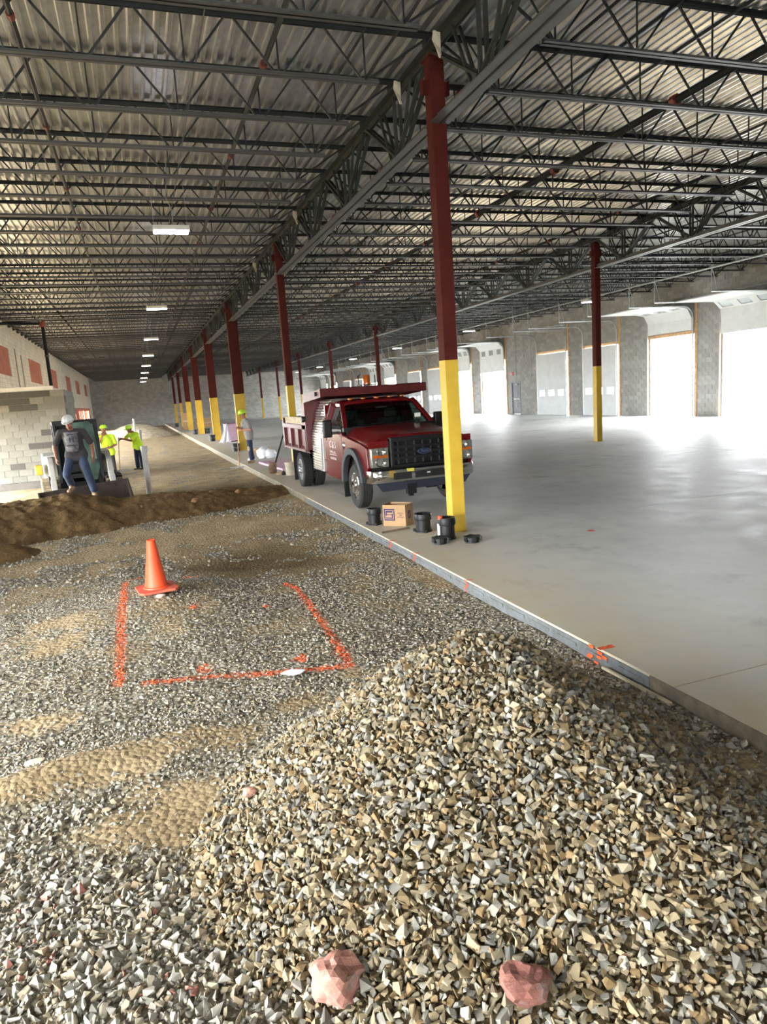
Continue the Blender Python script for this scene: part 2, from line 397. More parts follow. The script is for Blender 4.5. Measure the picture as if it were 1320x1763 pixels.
SPOTS = [(0.27, 5.82, .07), (1.07, 5.63, .07), (0.3, 7.4, .06), (1.06, 7.24, .045)]
def paint_w(x, y):
    x = np.asarray(x, float); y = np.asarray(y, float); d = np.full(np.shape(x), 9.0)
    for pl in PAINT:
        for (ax, ay), (bx, by) in zip(pl, pl[1:]):
            t = np.clip(((x-ax)*(bx-ax)+(y-ay)*(by-ay))/((bx-ax)**2+(by-ay)**2), 0, 1)
            d = np.minimum(d, np.hypot(x-ax-t*(bx-ax), (y-ay-t*(by-ay))*0.8))
    w = np.clip((0.05-d)/0.035, 0, 1)
    for cx, cy, r in SPOTS: w = np.maximum(w, np.clip((r-np.hypot(x-cx, (y-cy)*0.7))/0.02, 0, 1))
    return w
def setcol(me, cols):
    a = me.color_attributes.new('Col', 'FLOAT_COLOR', 'POINT')
    a.data.foreach_set('color', np.asarray(cols, dtype=np.float32).ravel())
def field(name, xs, ys, zf, mt, parent=None, colf=None):
    X, Y = np.meshgrid(xs, ys); Z = zf(X, Y); n, m = X.shape
    V = np.stack([X, Y, Z], -1).reshape(-1, 3); i = np.arange(n*m).reshape(n, m)
    Fc = np.stack([i[:-1, :-1], i[:-1, 1:], i[1:, 1:], i[1:, :-1]], -1).reshape(-1, 4)
    me = bpy.data.meshes.new(name); me.vertices.add(len(V)); me.vertices.foreach_set('co', V.ravel())
    me.loops.add(Fc.size); me.loops.foreach_set('vertex_index', Fc.ravel()); me.polygons.add(len(Fc))
    me.polygons.foreach_set('loop_start', np.arange(0, Fc.size, 4)); me.polygons.foreach_set('loop_total', np.full(len(Fc), 4))
    me.update(calc_edges=True); me.polygons.foreach_set('use_smooth', np.ones(len(Fc), bool))
    if colf is not None:
        c = np.ones((len(V), 4)); c[:, :3] = colf(X.ravel(), Y.ravel()); setcol(me, c)
    return link(name, me, mt, parent)
xs = np.concatenate([np.linspace(-45, -6, 14), np.linspace(-5.5, -2.4, 20), np.linspace(-2.3, 3.1, 120), [3.16]])
ys = np.concatenate([np.linspace(-12, 0, 8), np.linspace(0.4, 12, 240), np.linspace(12.1, 30, 120), np.linspace(31, 98, 50)])
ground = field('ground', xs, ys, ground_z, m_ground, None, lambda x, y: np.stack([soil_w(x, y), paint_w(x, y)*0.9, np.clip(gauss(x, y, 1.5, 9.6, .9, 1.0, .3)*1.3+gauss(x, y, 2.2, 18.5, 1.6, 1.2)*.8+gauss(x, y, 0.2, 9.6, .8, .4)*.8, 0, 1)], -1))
tag(ground, 'gravel and tan soil ground left of the concrete slab', 'ground', kind='structure')

# ---------------------------------------------------------------- slab
XE, XR = 3.13, 24.49
floor = thing('floor', 'pale grey concrete slab running along the right side of the hall', 'floor', kind='structure')
MB().box(XE+.01, -12, -0.5, XR+.3, 98, -0.03).build('slab_bed', m_mortar, floor)
js = [-12, -1.94]+[3.47+5.41*k for k in range(17)]+[97.2]
for x0, x1 in ((XE, 14.2), (14.2, XR+0.3)):
    for y0, y1 in zip(js, js[1:]):
        MB().box(x0+(.004 if x0 > 4 else 0), y0+.004, -0.2, x1-.004, y1-.004, 0).build('slab_panel', m_slab, floor)
m_edge = mat('form_edge_metal', (108, 113, 117), 0.5, 0.2, 0.25, 14, 0.3, 30, c2=(96, 96, 94))
m_edged = mat('dirty_slab_edge', (132, 122, 104), 0.9, 0, 0.2, 8)
e = MB()
for k in range(60):
    y = 3.75+k*.4
    if y < 14: e.box(XE-.018, y, -0.075, XE-.006, y+.27, -0.05)
e.box(XE-.012, 3.7, -.15, XE, 14.2, -.02).build('edge_form_strip', m_edge, floor)
MB().box(XE-.008, -2, -.2, XE, 3.7, -.004).box(XE-.008, 14.2, -.2, XE, 60, -.01).build('slab_edge_face', m_edged, floor)
for y, s in ((4.28, 1.0), (6.55, .35), (8.95, .5), (8.05, .35)):
    mk = MB()
    for k in range(7):
        a = k/6; yy = y+.10*math.sin(a*7)*s
        mk.box(XE-.021, yy-.03*s, -.13+.11*a, XE-.0185, yy+.03*s, -.11+.115*a)
    if s > .3: mk.box(XE-.02, y-.05*s, .001, XE+.02+.10*s, y+.0*s, .003)
    mk.build('orange_mark', m_opaint, floor)
yard = MB().box(XR+.3, -30, -.3, 110, 160, -.02).build('ground', mat('yard_concrete', (226, 224, 218), .9, 0, .04, 2))
tag(yard, 'sunlit pale yard outside the dock doors', 'yard', kind='structure')
# ---------------------------------------------------------------- ceiling deck
ceiling = thing('ceiling', 'corrugated metal roof deck over the hall', 'ceiling', kind='structure')
pitch = 0.1524; prof = []
def deck_profile(nr):
    pts = []
    for k in range(nr):
        x = k*pitch
        pts += [(x, 6.62), (x+.074, 6.62), (x+.094, 6.575), (x+.132, 6.575)]
    pts.append((nr*pitch, 6.62)); return pts
pr6 = deck_profile(6); W6 = 6*pitch
dm = None
ysegs = [(-12, 14.4), (14.4, 41.4), (41.4, 68.5), (68.5, 97.2)]
for j, (y0, y1) in enumerate(ysegs):
    me = MB().grid([[(x, y0, z) for x, z in pr6], [(x, y1, z) for x, z in pr6]]).mesh('deck_panel')
    me.materials.append(m_deck)
    for i in range(33):
        o = bpy.data.objects.new('deck_panel', me); COL.objects.link(o); o.parent = ceiling; o.location = (-5.6+i*W6, 0, 0.0015*(i % 2))
MB().box(-5.9, -12.3, 6.64, 25.1, 97.6, 6.8).build('light_block_board', m_dark, ceiling)  # unseen board above the deck, added to block light
# ---------------------------------------------------------------- walls
XL = -5.5
wl_ = MB()
WIN = [(33.0, 37.9), (44.2, 49.6), (54.4, 58.8), (65.6, 70.2), (75.5, 80.3), (87.2, 91.7)]
wl_.box(XL-.3, 26, 2.62, XL, 97, 4.03); wl_.box(XL-.3, 26, 5.37, XL, 97, 6.58); wl_.box(XL-.3, 26, -.3, XL, 31, 2.62); wl_.box(XL-.3, 59, -.3, XL, 65.2, 2.62); wl_.box(XL-.3, 92.4, -.3, XL, 97, 2.62)  # lower wall left out behind the block room to let light in
y = 26
for a, b in WIN+[(97, 97)]:
    wl_.box(XL-.3, y, 4.03, XL, a, 5.37); y = b
wall_left = wl_.build('wall_left', m_cmu_left, fix=False)
tag(wall_left, 'white painted block wall with red brick infilled windows', 'wall', kind='structure')
for a, b in WIN:
    MB().box(XL-.26, a, 4.03, XL-.04, b, 5.37).build('brick_infill', m_brickred, wall_left)
cond = MB()
for yy in (39.6, 41.4): cond.tube([(XL+.03, yy, 3.2), (XL+.03, yy, 5.5 if yy < 40 else 5.3)], .03, 5)
cond.build('wall_conduit', mat('conduit_grey', (150, 146, 138), .6), wall_left)
m_plank = mat('red_brown_plank', (168, 92, 76), .7, 0, .1, 5); m_plankb = mat('sunlit_orange_plank', (240, 168, 96), .7, 0, .1, 5)  # orange planks in the gaps: sunlight on plank edges put into the colour
yy = 65.2; random.seed(3); k = 0
gaps = {2, 4, 6, 11, 13, 15, 17, 18, 20, 22, 23, 25, 26}
while yy < 92.4:
    wdt = 0.95
    if k in gaps: MB().box(XL-.30, yy+.1, -.3, XL-.25, yy+.42, 2.4).build('plank', m_plankb, wall_left)
    else: MB().box(XL-.14, yy, -.3, XL-.06, yy+wdt-.03, 2.62).build('plank', m_plank, wall_left)
    yy += wdt; k += 1
MB().box(XL-.16, 65.2, 2.35, XL-.02, 92.4, 2.62).build('plank', m_plank, wall_left)
wall_back = MB().box(XL-.3, 97, -.5, XR+.5, 97.3, 6.58).build('wall_back', m_cmu_back); tag(wall_back, 'dim grey block end wall at the far end', 'wall', kind='structure')
wf = MB().box(1, -12.3, -.5, XR+.5, -12, 6.6).box(XL-.3, -12.3, 2.6, 1, -12, 6.6).box(XL-.3, -12.3, -.5, -5, -12, 3.8).build('wall_front', m_cmu_back); tag(wf, 'grey block end wall behind the viewpoint', 'wall', kind='structure')  # unseen wall; its opening is sized for the light it lets in
wl2 = MB().box(XL-.3, -12.3, -.5, XL, -2, 6.58).box(XL-.3, -2, 3.2, XL, 7, 6.58).box(XL-.3, 7, -.5, XL, 14, 6.58).box(XL-.3, 14, 2.2, XL, 26, 6.58).build('wall_left', m_cmu_left); tag(wl2, 'white block side wall next to the wide side opening', 'wall', kind='structure')  # unseen wall; openings cut and sized to light the gravel

# right wall: openings, blocks of their own, mortar backing
OPEN = [(21.3, 24.3, 3.6, 1), (25.95, 28.9, 3.95, 1), (31.35, 34.3, 0, 0), (36.0, 39.2, 0, 0), (43.45, 46.95, 3.0, 1), (48.7, 51.6, 3.3, 1),
        (54.0, 57.0, 0, 0), (58.8, 61.8, 0, 0), (65.3, 68.3, 3.5, 1), (70.1, 73.0, 3.2, 1), (76, 79, 0, 0), (80.8, 83.8, 0, 0), (87, 90, 3.4, 1), (91.8, 94.8, 3.2, 1)]
HO = 3.78; MAN = (41.55, 42.72, 2.2)
wall_right = thing('wall_right', 'grey concrete block wall with dock doors along the right side', 'wall', kind='structure')
bk = MB(); y = -12
for a, b, *_ in OPEN:
    if a < MAN[0] and False: pass
    bk.box(XR+.012, y, -.3, XR+.3, a, 6.58) if not (y < MAN[0] < a) else (bk.box(XR+.012, y, -.3, XR+.3, MAN[0], 6.58), bk.box(XR+.012, MAN[1], -.3, XR+.3, a, 6.58), bk.box(XR+.012, MAN[0], MAN[2], XR+.3, MAN[1], 6.58))
    bk.box(XR+.012, a, HO, XR+.3, b, 6.58); y = b
bk.box(XR+.012, y, -.3, XR+.3, 97, 6.58)
bk.build('mortar_bed', m_mortar, wall_right)
BW, BH = .4064, .2032
bv, bf, bc = [], [], []; singles = []
def inopen(y0, y1, z):
    """clip a block against the openings, returns the free part"""
    for a, b, *_ in OPEN+[(MAN[0], MAN[1], 0, 0)]:
        top = HO if (a, b) != MAN[:2] else MAN[2]
        if z+.1 < top:
            if y0 >= a-.01 and y1 <= b+.01: return None
            if y0 < a < y1: y1 = a
            elif y0 < b < y1: y0 = b
    return (y0, y1) if y1-y0 > .06 else None
blk = MB().box(0, 0, 0, .02, BW-.012, BH-.012).mesh('block'); blk.materials.append(m_cmu1)
random.seed(8)
def blockcol():
    g = random.choice([148, 152, 156, 160, 143, 146]); return lin((g, g-1, g-5))
for r in range(32):
    z = r*BH
    nb = int((97-20)/BW)
    for k in range(nb):
        y0 = 20+k*BW+(BW/2 if r % 2 else 0); q = inopen(y0, y0+BW, z)
        if not q: continue
        whole = abs(q[1]-q[0]-BW) < .01
        c = blockcol()
        if 24.0 < q[0] < 31.4 and len(singles) < 300:
            o = bpy.data.objects.new('block', blk); COL.objects.link(o); o.parent = wall_right
            o.location = (XR+random.uniform(-.002, .002), q[0]+.006, z+.006); o.scale = (1, (q[1]-q[0]-.012)/(BW-.012), 1); o.color = (*c, 1); singles.append(o)
        else:
            o = len(bv); x0, x1, ya, yb, za, zb = XR, XR+.02, q[0]+.006, q[1]-.006, z+.006, z+BH-.006
            bv += [(x0,ya,za),(x0,yb,za),(x0,yb,zb),(x0,ya,zb),(x1,ya,za),(x1,yb,za),(x1,yb,zb),(x1,ya,zb)]
            bf += [tuple(i+o for i in f) for f in ((0,3,2,1),(0,1,5,4),(1,2,6,5),(2,3,7,6),(3,0,4,7))]; bc += [(*c, 1)]*8
me = bpy.data.meshes.new('block_courses'); me.from_pydata(bv, [], bf); setcol(me, bc)
tag(link('block_courses', me, m_cmu, wall_right), kind='stuff')
for a, b in ((41.0, 3.9), (42.0, .6), (40.1, 2.6)):
    MB().tube([(XR-.03, a, b), (XR-.03, a, 5.8)], .018, 5).box(XR-.07, a-.05, b-.12, XR-.003, a+.05, b).build('wall_conduit', m_galv, wall_right)

# dock doors
def path(s):
    zt, r = 4.45, .55; xw = XR-.12
    if s < zt: return xw, s
    a = (s-zt)/r
    if a < math.pi/2: return xw-r+r*math.cos(a), zt+r*math.sin(a)
    return xw-r-(s-zt-r*math.pi/2), zt+r
dark_pane = mat('grey_window_pane', (150, 158, 160), .2, 0, .05)
for i, (a, b, zb, op) in enumerate(OPEN):
    state = ('open white sectional dock door rolled up overhead' if op else 'closed white sectional dock door with three small windows')
    place = {0: 'at the right edge of view', 1: 'one pier left of the rightmost opening', 2: 'with the far yellow post before it', 3: 'beside the steel man door', 4: 'just left of the man door', 5: 'right behind the nearest red column',
             6: 'behind the nearest column base', 7: 'first left of the nearest column', 8: 'above the dump truck beacon', 9: 'above the truck bed', 10: 'near the far end', 11: 'second from the far end pair', 12: 'almost at the end wall', 13: 'last before the end wall'}[i]
    d = thing('door_%d' % (i+1), state + ', ' + place, 'dock door', kind='structure')
    near = i < 8
    H = .535
    for k in range(7):
        s0, s1 = zb+k*H, zb+(k+1)*H+.004
        (x0, z0), (x1, z1) = path(s0), path(s1); v = Vector((x1-x0, 0, z1-z0)).normalized(); nx, nz = -v.z*.045, v.x*.045
        m = MB(); win = (k == 2)
        def pane(ya, yb, t0, t1):
            p = [(x0+(x1-x0)*t0, z0+(z1-z0)*t0), (x0+(x1-x0)*t1, z0+(z1-z0)*t1)]
            m.add([(p[0][0], ya, p[0][1]), (p[0][0], yb, p[0][1]), (p[1][0], yb, p[1][1]), (p[1][0], ya, p[1][1]),
                   (p[0][0]+nx, ya, p[0][1]+nz), (p[0][0]+nx, yb, p[0][1]+nz), (p[1][0]+nx, yb, p[1][1]+nz), (p[1][0]+nx, ya, p[1][1]+nz)],
                  [(0,3,2,1),(4,5,6,7),(0,1,5,4),(1,2,6,5),(2,3,7,6),(3,0,4,7)])
        if not win: pane(a+.03, b-.03, 0, 1)
        else:
            w = b-a-.06; ys_ = [a+.03]
            for q in range(3): c = a+.03+w*(q+.5)/3; ys_ += [c-.3, c+.3]
            ys_.append(b-.03)
            for q in range(0, 8, 2): pane(ys_[q], ys_[q+1], 0, 1)
            for q in range(1, 7, 2): pane(ys_[q], ys_[q+1], 0, .2); pane(ys_[q], ys_[q+1], .85, 1)
        sec = m.build('door_section', m_doorw, d)
        if win:
            for q in range(1, 7, 2):
                m = MB(); nx *= .5; nz *= .5; pane(ys_[q]-.005, ys_[q+1]+.005, .18, .87); nx *= 2; nz *= 2
                m.build('window_pane', m_glassc if not op else dark_pane, sec)
        if near and k:
            for q in (.08, .36, .64, .92):
                yy = a+(b-a)*q; MB().bar((x0+nx*-.35, yy, z0-.06*abs(v.z)-.0), (x0+nx*-.35+v.x*.06, yy, z0+.06*abs(v.z)), .05, .012, (0, 1, 0)).build('hinge', m_galv, sec)
    for yt in (a-.03, b+.03):
        pts = [path(s) for s in list(np.linspace(0, 4.45, 3))+list(np.linspace(4.55, 5.3, 6))+[5.4, 8.3]]
        MB().tube([(x-.02, yt, max(z, .0)) for x, z in pts], .035, 6).build('track', m_galv, d)
    xe, ze = path(8.3)
    for yt in (a-.03, b+.03):
        MB().tube([(xe, yt, ze), (xe, yt, 6.4)], .02, 5).tube([(xe+.3, yt, ze), (xe, yt, 5.9)], .015, 5).build('track_hanger', m_galv, d)
    MB().tube([(XR-.12, a-.1, 5.35), (XR-.12, b+.1, 5.35)], .03, 6).lathe([(0.03, -.1), (.12, -.1), (.12, .1), (.03, .1)], 10, 'Y', (XR-.12, a+.25, 5.35)).build('spring_shaft', m_galv, d)
    MB().box(XR-.045, a-.17, 0, XR+.0, a-.03, 5.3).build('wood_jamb', m_lumber, d)
    MB().box(XR-.045, b+.09, 0, XR+.0, b+.2, 3.9).build('wood_jamb', m_lumber, d)
    MB().box(XR-.045, a-.03, HO, XR+.0, b+.1, HO+.14).build('wood_header', m_lumber, d)
md = thing('door_15', 'grey steel man door with a push bar in the block wall', 'door', kind='structure')
m_gd = mat('grey_door_paint', (128, 132, 138), .5)
MB().box(XR+.05, MAN[0]+.06, .01, XR+.1, MAN[1]-.06, 2.12).build('door_leaf', m_gd, md)
MB().box(XR-.02, MAN[0], 0, XR+.12, MAN[0]+.06, 2.2).box(XR-.02, MAN[1]-.06, 0, XR+.12, MAN[1], 2.2).box(XR-.02, MAN[0], 2.12, XR+.12, MAN[1], 2.2).build('door_frame', m_gd, md)
MB().box(XR-.02, MAN[0]+.15, 1.0, XR+.05, MAN[1]-.25, 1.06).build('push_bar', m_alu, md)
MB().box(XR-.04, MAN[0]+.3, 1.98, XR+.05, MAN[1]-.5, 2.06).build('door_closer', m_galv, md)
al = thing('alarm_strobe', 'round red alarm strobe above the grey man door', 'alarm', (XR, 42.5, 2.75))
MB().box(-.06, -.1, -.12, 0, .1, .12).build('strobe_base', mat('alarm_red', (206, 70, 66), .4), al, bevel=.015)
MB().lathe([(0, -.1), (.08, -.1), (.1, -.06), (.1, -.05)], 14, 'X').build('strobe_lens', mat('strobe_pink', (236, 150, 150), .3), al)
# ---------------------------------------------------------------- grey block room on the left
room = thing('block_room', 'low grey block room with darker patches beside the track loader', 'room', (0, 0, 0))
RY, RX0, RX1 = 24.5, -5.45, -2.17; RT = 2.86
MB().box(RX0, RY+.012, -.5, RX1-.012, RY+.2, RT-.01).box(RX1-.2, RY+.2, -.5, RX1-.012, RY+3.5, RT-.01).build('mortar_bed', m_room, room)
blk2 = MB().box(0, 0, 0, BW-.014, .03, BH-.014).mesh('block'); blk2.materials.append(m_cmu1)
random.seed(5)
rows = 15
dark = {(14, 1), (14, 2), (14, 3), (14, 4), (14, 5), (13, 2), (13, 3), (13, 4), (12, 2), (12, 3), (6, 1), (6, 2), (8, 1), (4, 1), (3, 3)}
for r in range(rows):
    z = RT-(rows-r)*BH
    for k in range(8):
        x1 = RX1-k*BW-(BW/2 if r % 2 else 0); x0 = max(x1-BW, RX0)
        g = random.choice([118, 122, 114, 126]); c = (g, g-2, g-11)
        if (r, k) in dark: c = (80, 78, 73)
        o = bpy.data.objects.new('block', blk2); COL.objects.link(o); o.parent = room; o.location = (x0+.007, RY-.002, z+.007); o.color = (*lin(c), 1)
        if k == 0 and r % 2:
            o = bpy.data.objects.new('block', blk2); COL.objects.link(o); o.parent = room; o.location = (RX1-BW/2+.007, RY-.002, z+.007); o.scale = (.48, 1, 1); o.color = (*lin(c), 1)
    for k in range(8):
        g = random.choice([130, 134, 126]); o = bpy.data.objects.new('block', blk2); COL.objects.link(o); o.parent = room
        o.rotation_euler = (0, 0, math.pi/2); o.location = (RX1+.012, RY+.03+k*BW+(BW/2 if r % 2 else 0), z+.007); o.color = (*lin((g, g-2, g-8)), 1)
MB().box(RX0, RY+.02, RT, RX1-.3, RY+.3, RT+.13).build('cap_board', m_white, room)
ft = MB().box(RX0, RY-.25, -.6, RX1-.3, RY, .02).build('footing', mat('dark_footing', (96, 92, 86), .9), room)
# riser pipe
t = thing('riser_pipe', 'black vertical pipe with an orange coupling behind the block room', 'pipe', (-3.06, 30, 0))
MB().tube([(0, 0, 2.6), (0, 0, 5.45)], .065, 10).tube([(-.05, 0, 5.55), (-2.4, 0, 5.62)], .06, 10).build('pipe', m_dark, t, True)
MB().tube([(0, 0, 5.42), (0, 0, 5.62)], .10, 10).build('coupling', mat('coupling_red', (150, 62, 44), .5), t, True)
MB().tube([(0, 0, 4.3), (0, 0, 4.36)], .085, 10).build('collar', mat('collar_brown', (96, 66, 56), .5), t, True)

# ---------------------------------------------------------------- columns
XA, XB, SP, Y0 = 4.162, 14.2, 10.824, 8.98
def column(x, y, label, w=.2, wide=0, cap=False):
    t = thing('steel_column', label, 'column', (x, y, 0), group=None)
    W2 = wide/2 if wide else w/2; d2 = w/2
    if wide:   # wide flange: two flanges and a recessed web facing down the hall
        def sec(z0, z1): return MB().box(-W2, -d2, z0, -W2+.03, d2, z1).box(W2-.03, -d2, z0, W2, d2, z1).box(-W2+.03, -d2+.03, z0, W2-.03, d2-.03, z1)
    else:
        def sec(z0, z1): return MB().box(-W2, -d2, z0, W2, d2, z1)
    sec(2.44, 6.27).build('red_shaft', m_red, t, bevel=0 if wide else .008)
    sec(0, 2.44).build('yellow_base', m_yel, t, bevel=0 if wide else .008)
    MB().box(-W2-.08, -.012, 5.84, -W2, .012, 6.02).box(W2, -.012, 5.84, W2+.08, .012, 6.02).box(-W2-.09, -.05, 5.84, -W2-.08, .05, 6.02).box(W2+.08, -.05, 5.84, W2+.09, .05, 6.02).build('joist_bracket', m_red, t)
    MB().box(-W2-.02, -.14, 6.27, W2+.02, .14, 6.29).build('cap_plate', m_red, t)
    return t
ordw = ['nearest', 'second', 'third', 'fourth', 'fifth', 'sixth', 'seventh', 'eighth']
for k in range(8):
    lab = 'red steel column with yellow base, %s in the row along the slab edge' % ordw[k]
    if k == 0: lab = 'largest red steel column with yellow base in front of the truck'
    if k == 7: lab = 'farthest red column with yellow base by the end wall, slab edge row'
    column(XA+(.0 if k not in (2, 3, 4, 5) else .03), Y0+k*SP, lab, .2, .44 if k in (2, 3, 4, 5) else (.26 if k > 5 else 0))
for k in range(8):
    lab = {0: 'red column with yellow base standing alone on the open slab at right', 1: 'red column hidden behind the nearest column', 2: 'red column rising behind the dump bed, right of the beacon', 3: 'red column rising behind the dump bed, left of the beacon',
           4: 'red and yellow column just left of the dump bed', 5: 'thin red and yellow column, third from the end in the middle row', 6: 'thin red and yellow column, second from the end in the middle row', 7: 'last thin red column of the middle row near the end wall'}[k]
    if 7 > k: column(XB, Y0+(k+1)*SP-.55, lab, .2)
# ---------------------------------------------------------------- joists and girders
def chord_mb(y, L0, L1, z, w, up, t=.006, gap=.022):
    """pair of angles along X"""
    m = MB(); s = 1 if up else -1
    for sg in (-1, 1):
        a, b = sorted((y+sg*gap/2, y+sg*(gap/2+w))); m.box(L0, a, min(z, z+s*t), L1, b, max(z, z+s*t))
        a, b = sorted((y+sg*gap/2, y+sg*(gap/2+t))); m.box(L0, a, min(z, z+s*w), L1, b, max(z, z+s*w))
    return m
def joist(name, L, label, group, single):
    t = thing(name, label, 'joist', (0, 0, 0), group=group)
    zb, zt = 5.93, 6.57
    chord_mb(0, 0, L, zt, .055, False).build('top_chord', m_steel, t, fix=False)
    n = round((L-1.9)/1.1); p = (L-1.9)/n
    chord_mb(0, .78, L-.78, zb, .05, True).build('bottom_chord', m_chord, t, fix=False)
    bars = []
    for i in range(n+1):
        xb = .95+i*p
        bars.append(((xb, 0, zb+.02), (xb, 0, zt-.02), .018))
        if i < n:
            bars.append(((xb+.04, 0, zb+.02), (xb+p/2-.03, 0, zt-.02), .024)); bars.append(((xb+p-.04, 0, zb+.02), (xb+p/2+.03, 0, zt-.02), .024))
    bars += [((.95, 0, zb+.02), (.05, 0, zt-.03), .026), ((L-.95, 0, zb+.02), (L-.05, 0, zt-.03), .026), ((.95, 0, zb+.02), (.5, 0, zt-.02), .018), ((L-.95, 0, zb+.02), (L-.5, 0, zt-.02), .018)]
    if single:
        for a, b, w in bars: MB().bar(a, b, w, w, (0, 1, 0)).build('web_bar', m_steel, t, fix=False)
    else:
        m = MB()
        for a, b, w in bars: m.bar(a, b, w, w, (0, 1, 0))
        tag(m.build('web_bars', m_steel, t, fix=False), kind='stuff')
    for xs_ in (0, L-.12): MB().box(xs_, -.06, 6.43, xs_+.12, .06, 6.515).build('bearing_seat', m_steel, t, fix=False)
    return t
bays = [(XL, XA, 'left bay'), (XA, XB, 'middle bay'), (XB, XR, 'right bay')]
for bi, (xa, xb, bn) in enumerate(bays):
    L = xb-xa
    for single in (True, False):
        rng = range(-3, 11) if single else range(11, 65)
        lab = 'dark open web roof joist, ' + bn
        g = ('near' if single else 'far')+' roof joists of the '+bn
        lab += ', near part' if single else ', far part'
        src = joist('bar_joist', L, lab, g, single); ch = tree(src); first = True
        for k in rng:
            y = Y0+k*SP/8
            o = src if first else copy_tree(src, ch, (xa, y, 0)); o.location = (xa, y, 0); first = False
            NW = ['first', 'second', 'third', 'fourth', 'fifth', 'sixth', 'seventh', 'eighth', 'ninth', 'tenth']
            if k in (0, 8): lb = 'steel roof joist at the %s column line, %s' % ('nearest' if k == 0 else 'second', bn)
            elif k < 0: lb = '%s dark roof joist on the near side of the nearest column line, %s' % (NW[-k-1], bn)
            elif single: lb = '%s dark roof joist behind the nearest column line, %s' % (NW[k-1], bn)
            else: lb = None
            if lb:
                o['label'] = lb
                if 'group' in o and k in (0, 8): del o['group']
            else:
                q = k//8; o['label'] = 'dark open web roof joist in the span after the %s column, %s' % (NW[q], bn); o['group'] = 'roof joists after the %s column, %s' % (NW[q], bn)
def girder(label):
    t = thing('joist_girder', label, 'girder', (0, 0, 0), group=None)
    zb, zt = 5.47, 6.43; L = SP
    for nm, z, w, s, y0, y1, mt in (('top_chord', zt, .10, -1, 0, L, m_girder), ('bottom_chord', zb, .12, 1, .1, L-.1, m_chord)):
        m = MB()
        for sg in (-1, 1):
            a, b = sorted((sg*.016, sg*(.016+w))); m.box(a, y0, min(z, z+s*.01), b, y1, max(z, z+s*.01))
            a, b = sorted((sg*.016, sg*.026)); m.box(a, y0, min(z, z+s*w), b, y1, max(z, z+s*w))
        m.build(nm, mt, t, fix=False)
    p = SP/8
    for i in range(8):
        for sg in (-1, 1):
            x = sg*.045
            if i % 2 == 0:
                c = (i+1)*p
                MB().bar((x, c-.06, zb+.08), (x, i*p+.06, zt-.08), .03, .06, (1, 0, 0)).build('web_member', m_girder, t, fix=False)
                MB().bar((x, c+.06, zb+.08), (x, (i+2)*p-.06, zt-.08), .03, .06, (1, 0, 0)).build('web_member', m_girder, t, fix=False)
                MB().bar((x, c, zb+.08), (x, c, zt-.08), .03, .05, (1, 0, 0)).build('web_member', m_girder, t, fix=False)
                for dq in (-.5, .5):
                    MB().bar((x, c+dq*.5, zb+.1), (x, c+dq*p*.98, zt-.08), .025, .04, (1, 0, 0)).build('web_member', m_girder, t, fix=False)
    return t
g0 = None
for xx, nm in ((XA, 'above the slab edge column row'), (XB, 'above the middle column row')):
    for k in range(-1, 8):
        lab = 'steel joist girder %s, %s span' % (nm, ['span nearest the viewer,', 'first', 'second', 'third', 'fourth', 'fifth', 'sixth', 'seventh', 'last'][k+1])
        if g0 is None: g0 = girder(lab); gch = tree(g0); o = g0
        else: o = copy_tree(g0, gch, (0, 0, 0), lab)
        o.location = (xx, Y0+k*SP-(.0 if xx == XA else .55), 0)
# bridging, sprinkler mains, conduits run along the hall
def run(name, label, cat, x, z, r, mt, y0=2, y1=96, joints=0, jm=None):
    t = thing(name, label, cat, (x, 0, 0))
    MB().tube([(0, y0, z), (0, y1, z)], r, 8).build('pipe' if 'pipe' in name else 'rod', mt, t, True)
    if joints:
        yy = y0+.7
        while yy < 60:
            MB().tube([(0, yy, z), (0, yy+.1, z)], r*1.5, 8).build('coupling', jm, t, True); yy += joints
    return t
m_coup = mat('pipe_coupling', (120, 50, 40), .5)
run('sprinkler_pipe', 'black sprinkler pipe with red couplings along the left bay roof', 'pipe', 2.0, 6.2, .035, m_steel, 2, 96, 3.3, m_coup)
run('sprinkler_pipe', 'dark sprinkler pipe near the left edge of the left bay roof', 'pipe', -.78, 6.3, .03, m_steel, 2, 96, 3.1, m_coup)
run('sprinkler_pipe', 'thick black sprinkler main over the middle bay', 'pipe', 8.4, 6.2, .06, m_dark, 2, 96, 3.3, m_coup)
run('sprinkler_pipe', 'black sprinkler main beside the slab edge girder', 'pipe', 4.62, 5.95, .045, m_dark, 2, 96, 3.2, m_coup)
run('sprinkler_pipe', 'thin black sprinkler pipe deep in the middle bay', 'pipe', 12.2, 6.2, .035, m_dark, 2, 96, 3.2, m_coup)
run('sprinkler_pipe', 'black sprinkler pipe over the right bay', 'pipe', 17.0, 6.15, .05, m_dark, 10, 96, 3.2, m_coup)
run('conduit_pipe', 'pale galvanised conduit under the left bay joists', 'conduit', -.9, 6.0, .010, m_chord)
run('conduit_pipe', 'pale conduit beside the lamp row', 'conduit', 1.12, 6.0, .008, m_chord)
run('conduit_pipe', 'long pale conduit near the dock doors', 'conduit', 20.6, 5.8, .03, m_galv)
for i, x in enumerate((-3.4, 3.2, 5.3, 6.8, 10.2, 13.0, 16.5, 19.5, 22.0)):
    t = thing('bridging_rod', 'thin dark bridging angle crossing the joists, line %s from the left' % ['first', 'second', 'third', 'fourth', 'fifth', 'sixth', 'seventh', 'eighth', 'ninth', 'tenth'][i], 'bridging', (x, 0, 0))
    MB().box(0, 3, 5.985, .035, 96, 5.99).box(0, 3, 5.95, .005, 96, 5.99).build('bottom_angle', m_steel, t)
    MB().box(0, 3, 6.505, .035, 96, 6.51).box(0, 3, 6.47, .005, 96, 6.51).build('top_angle', m_steel, t)
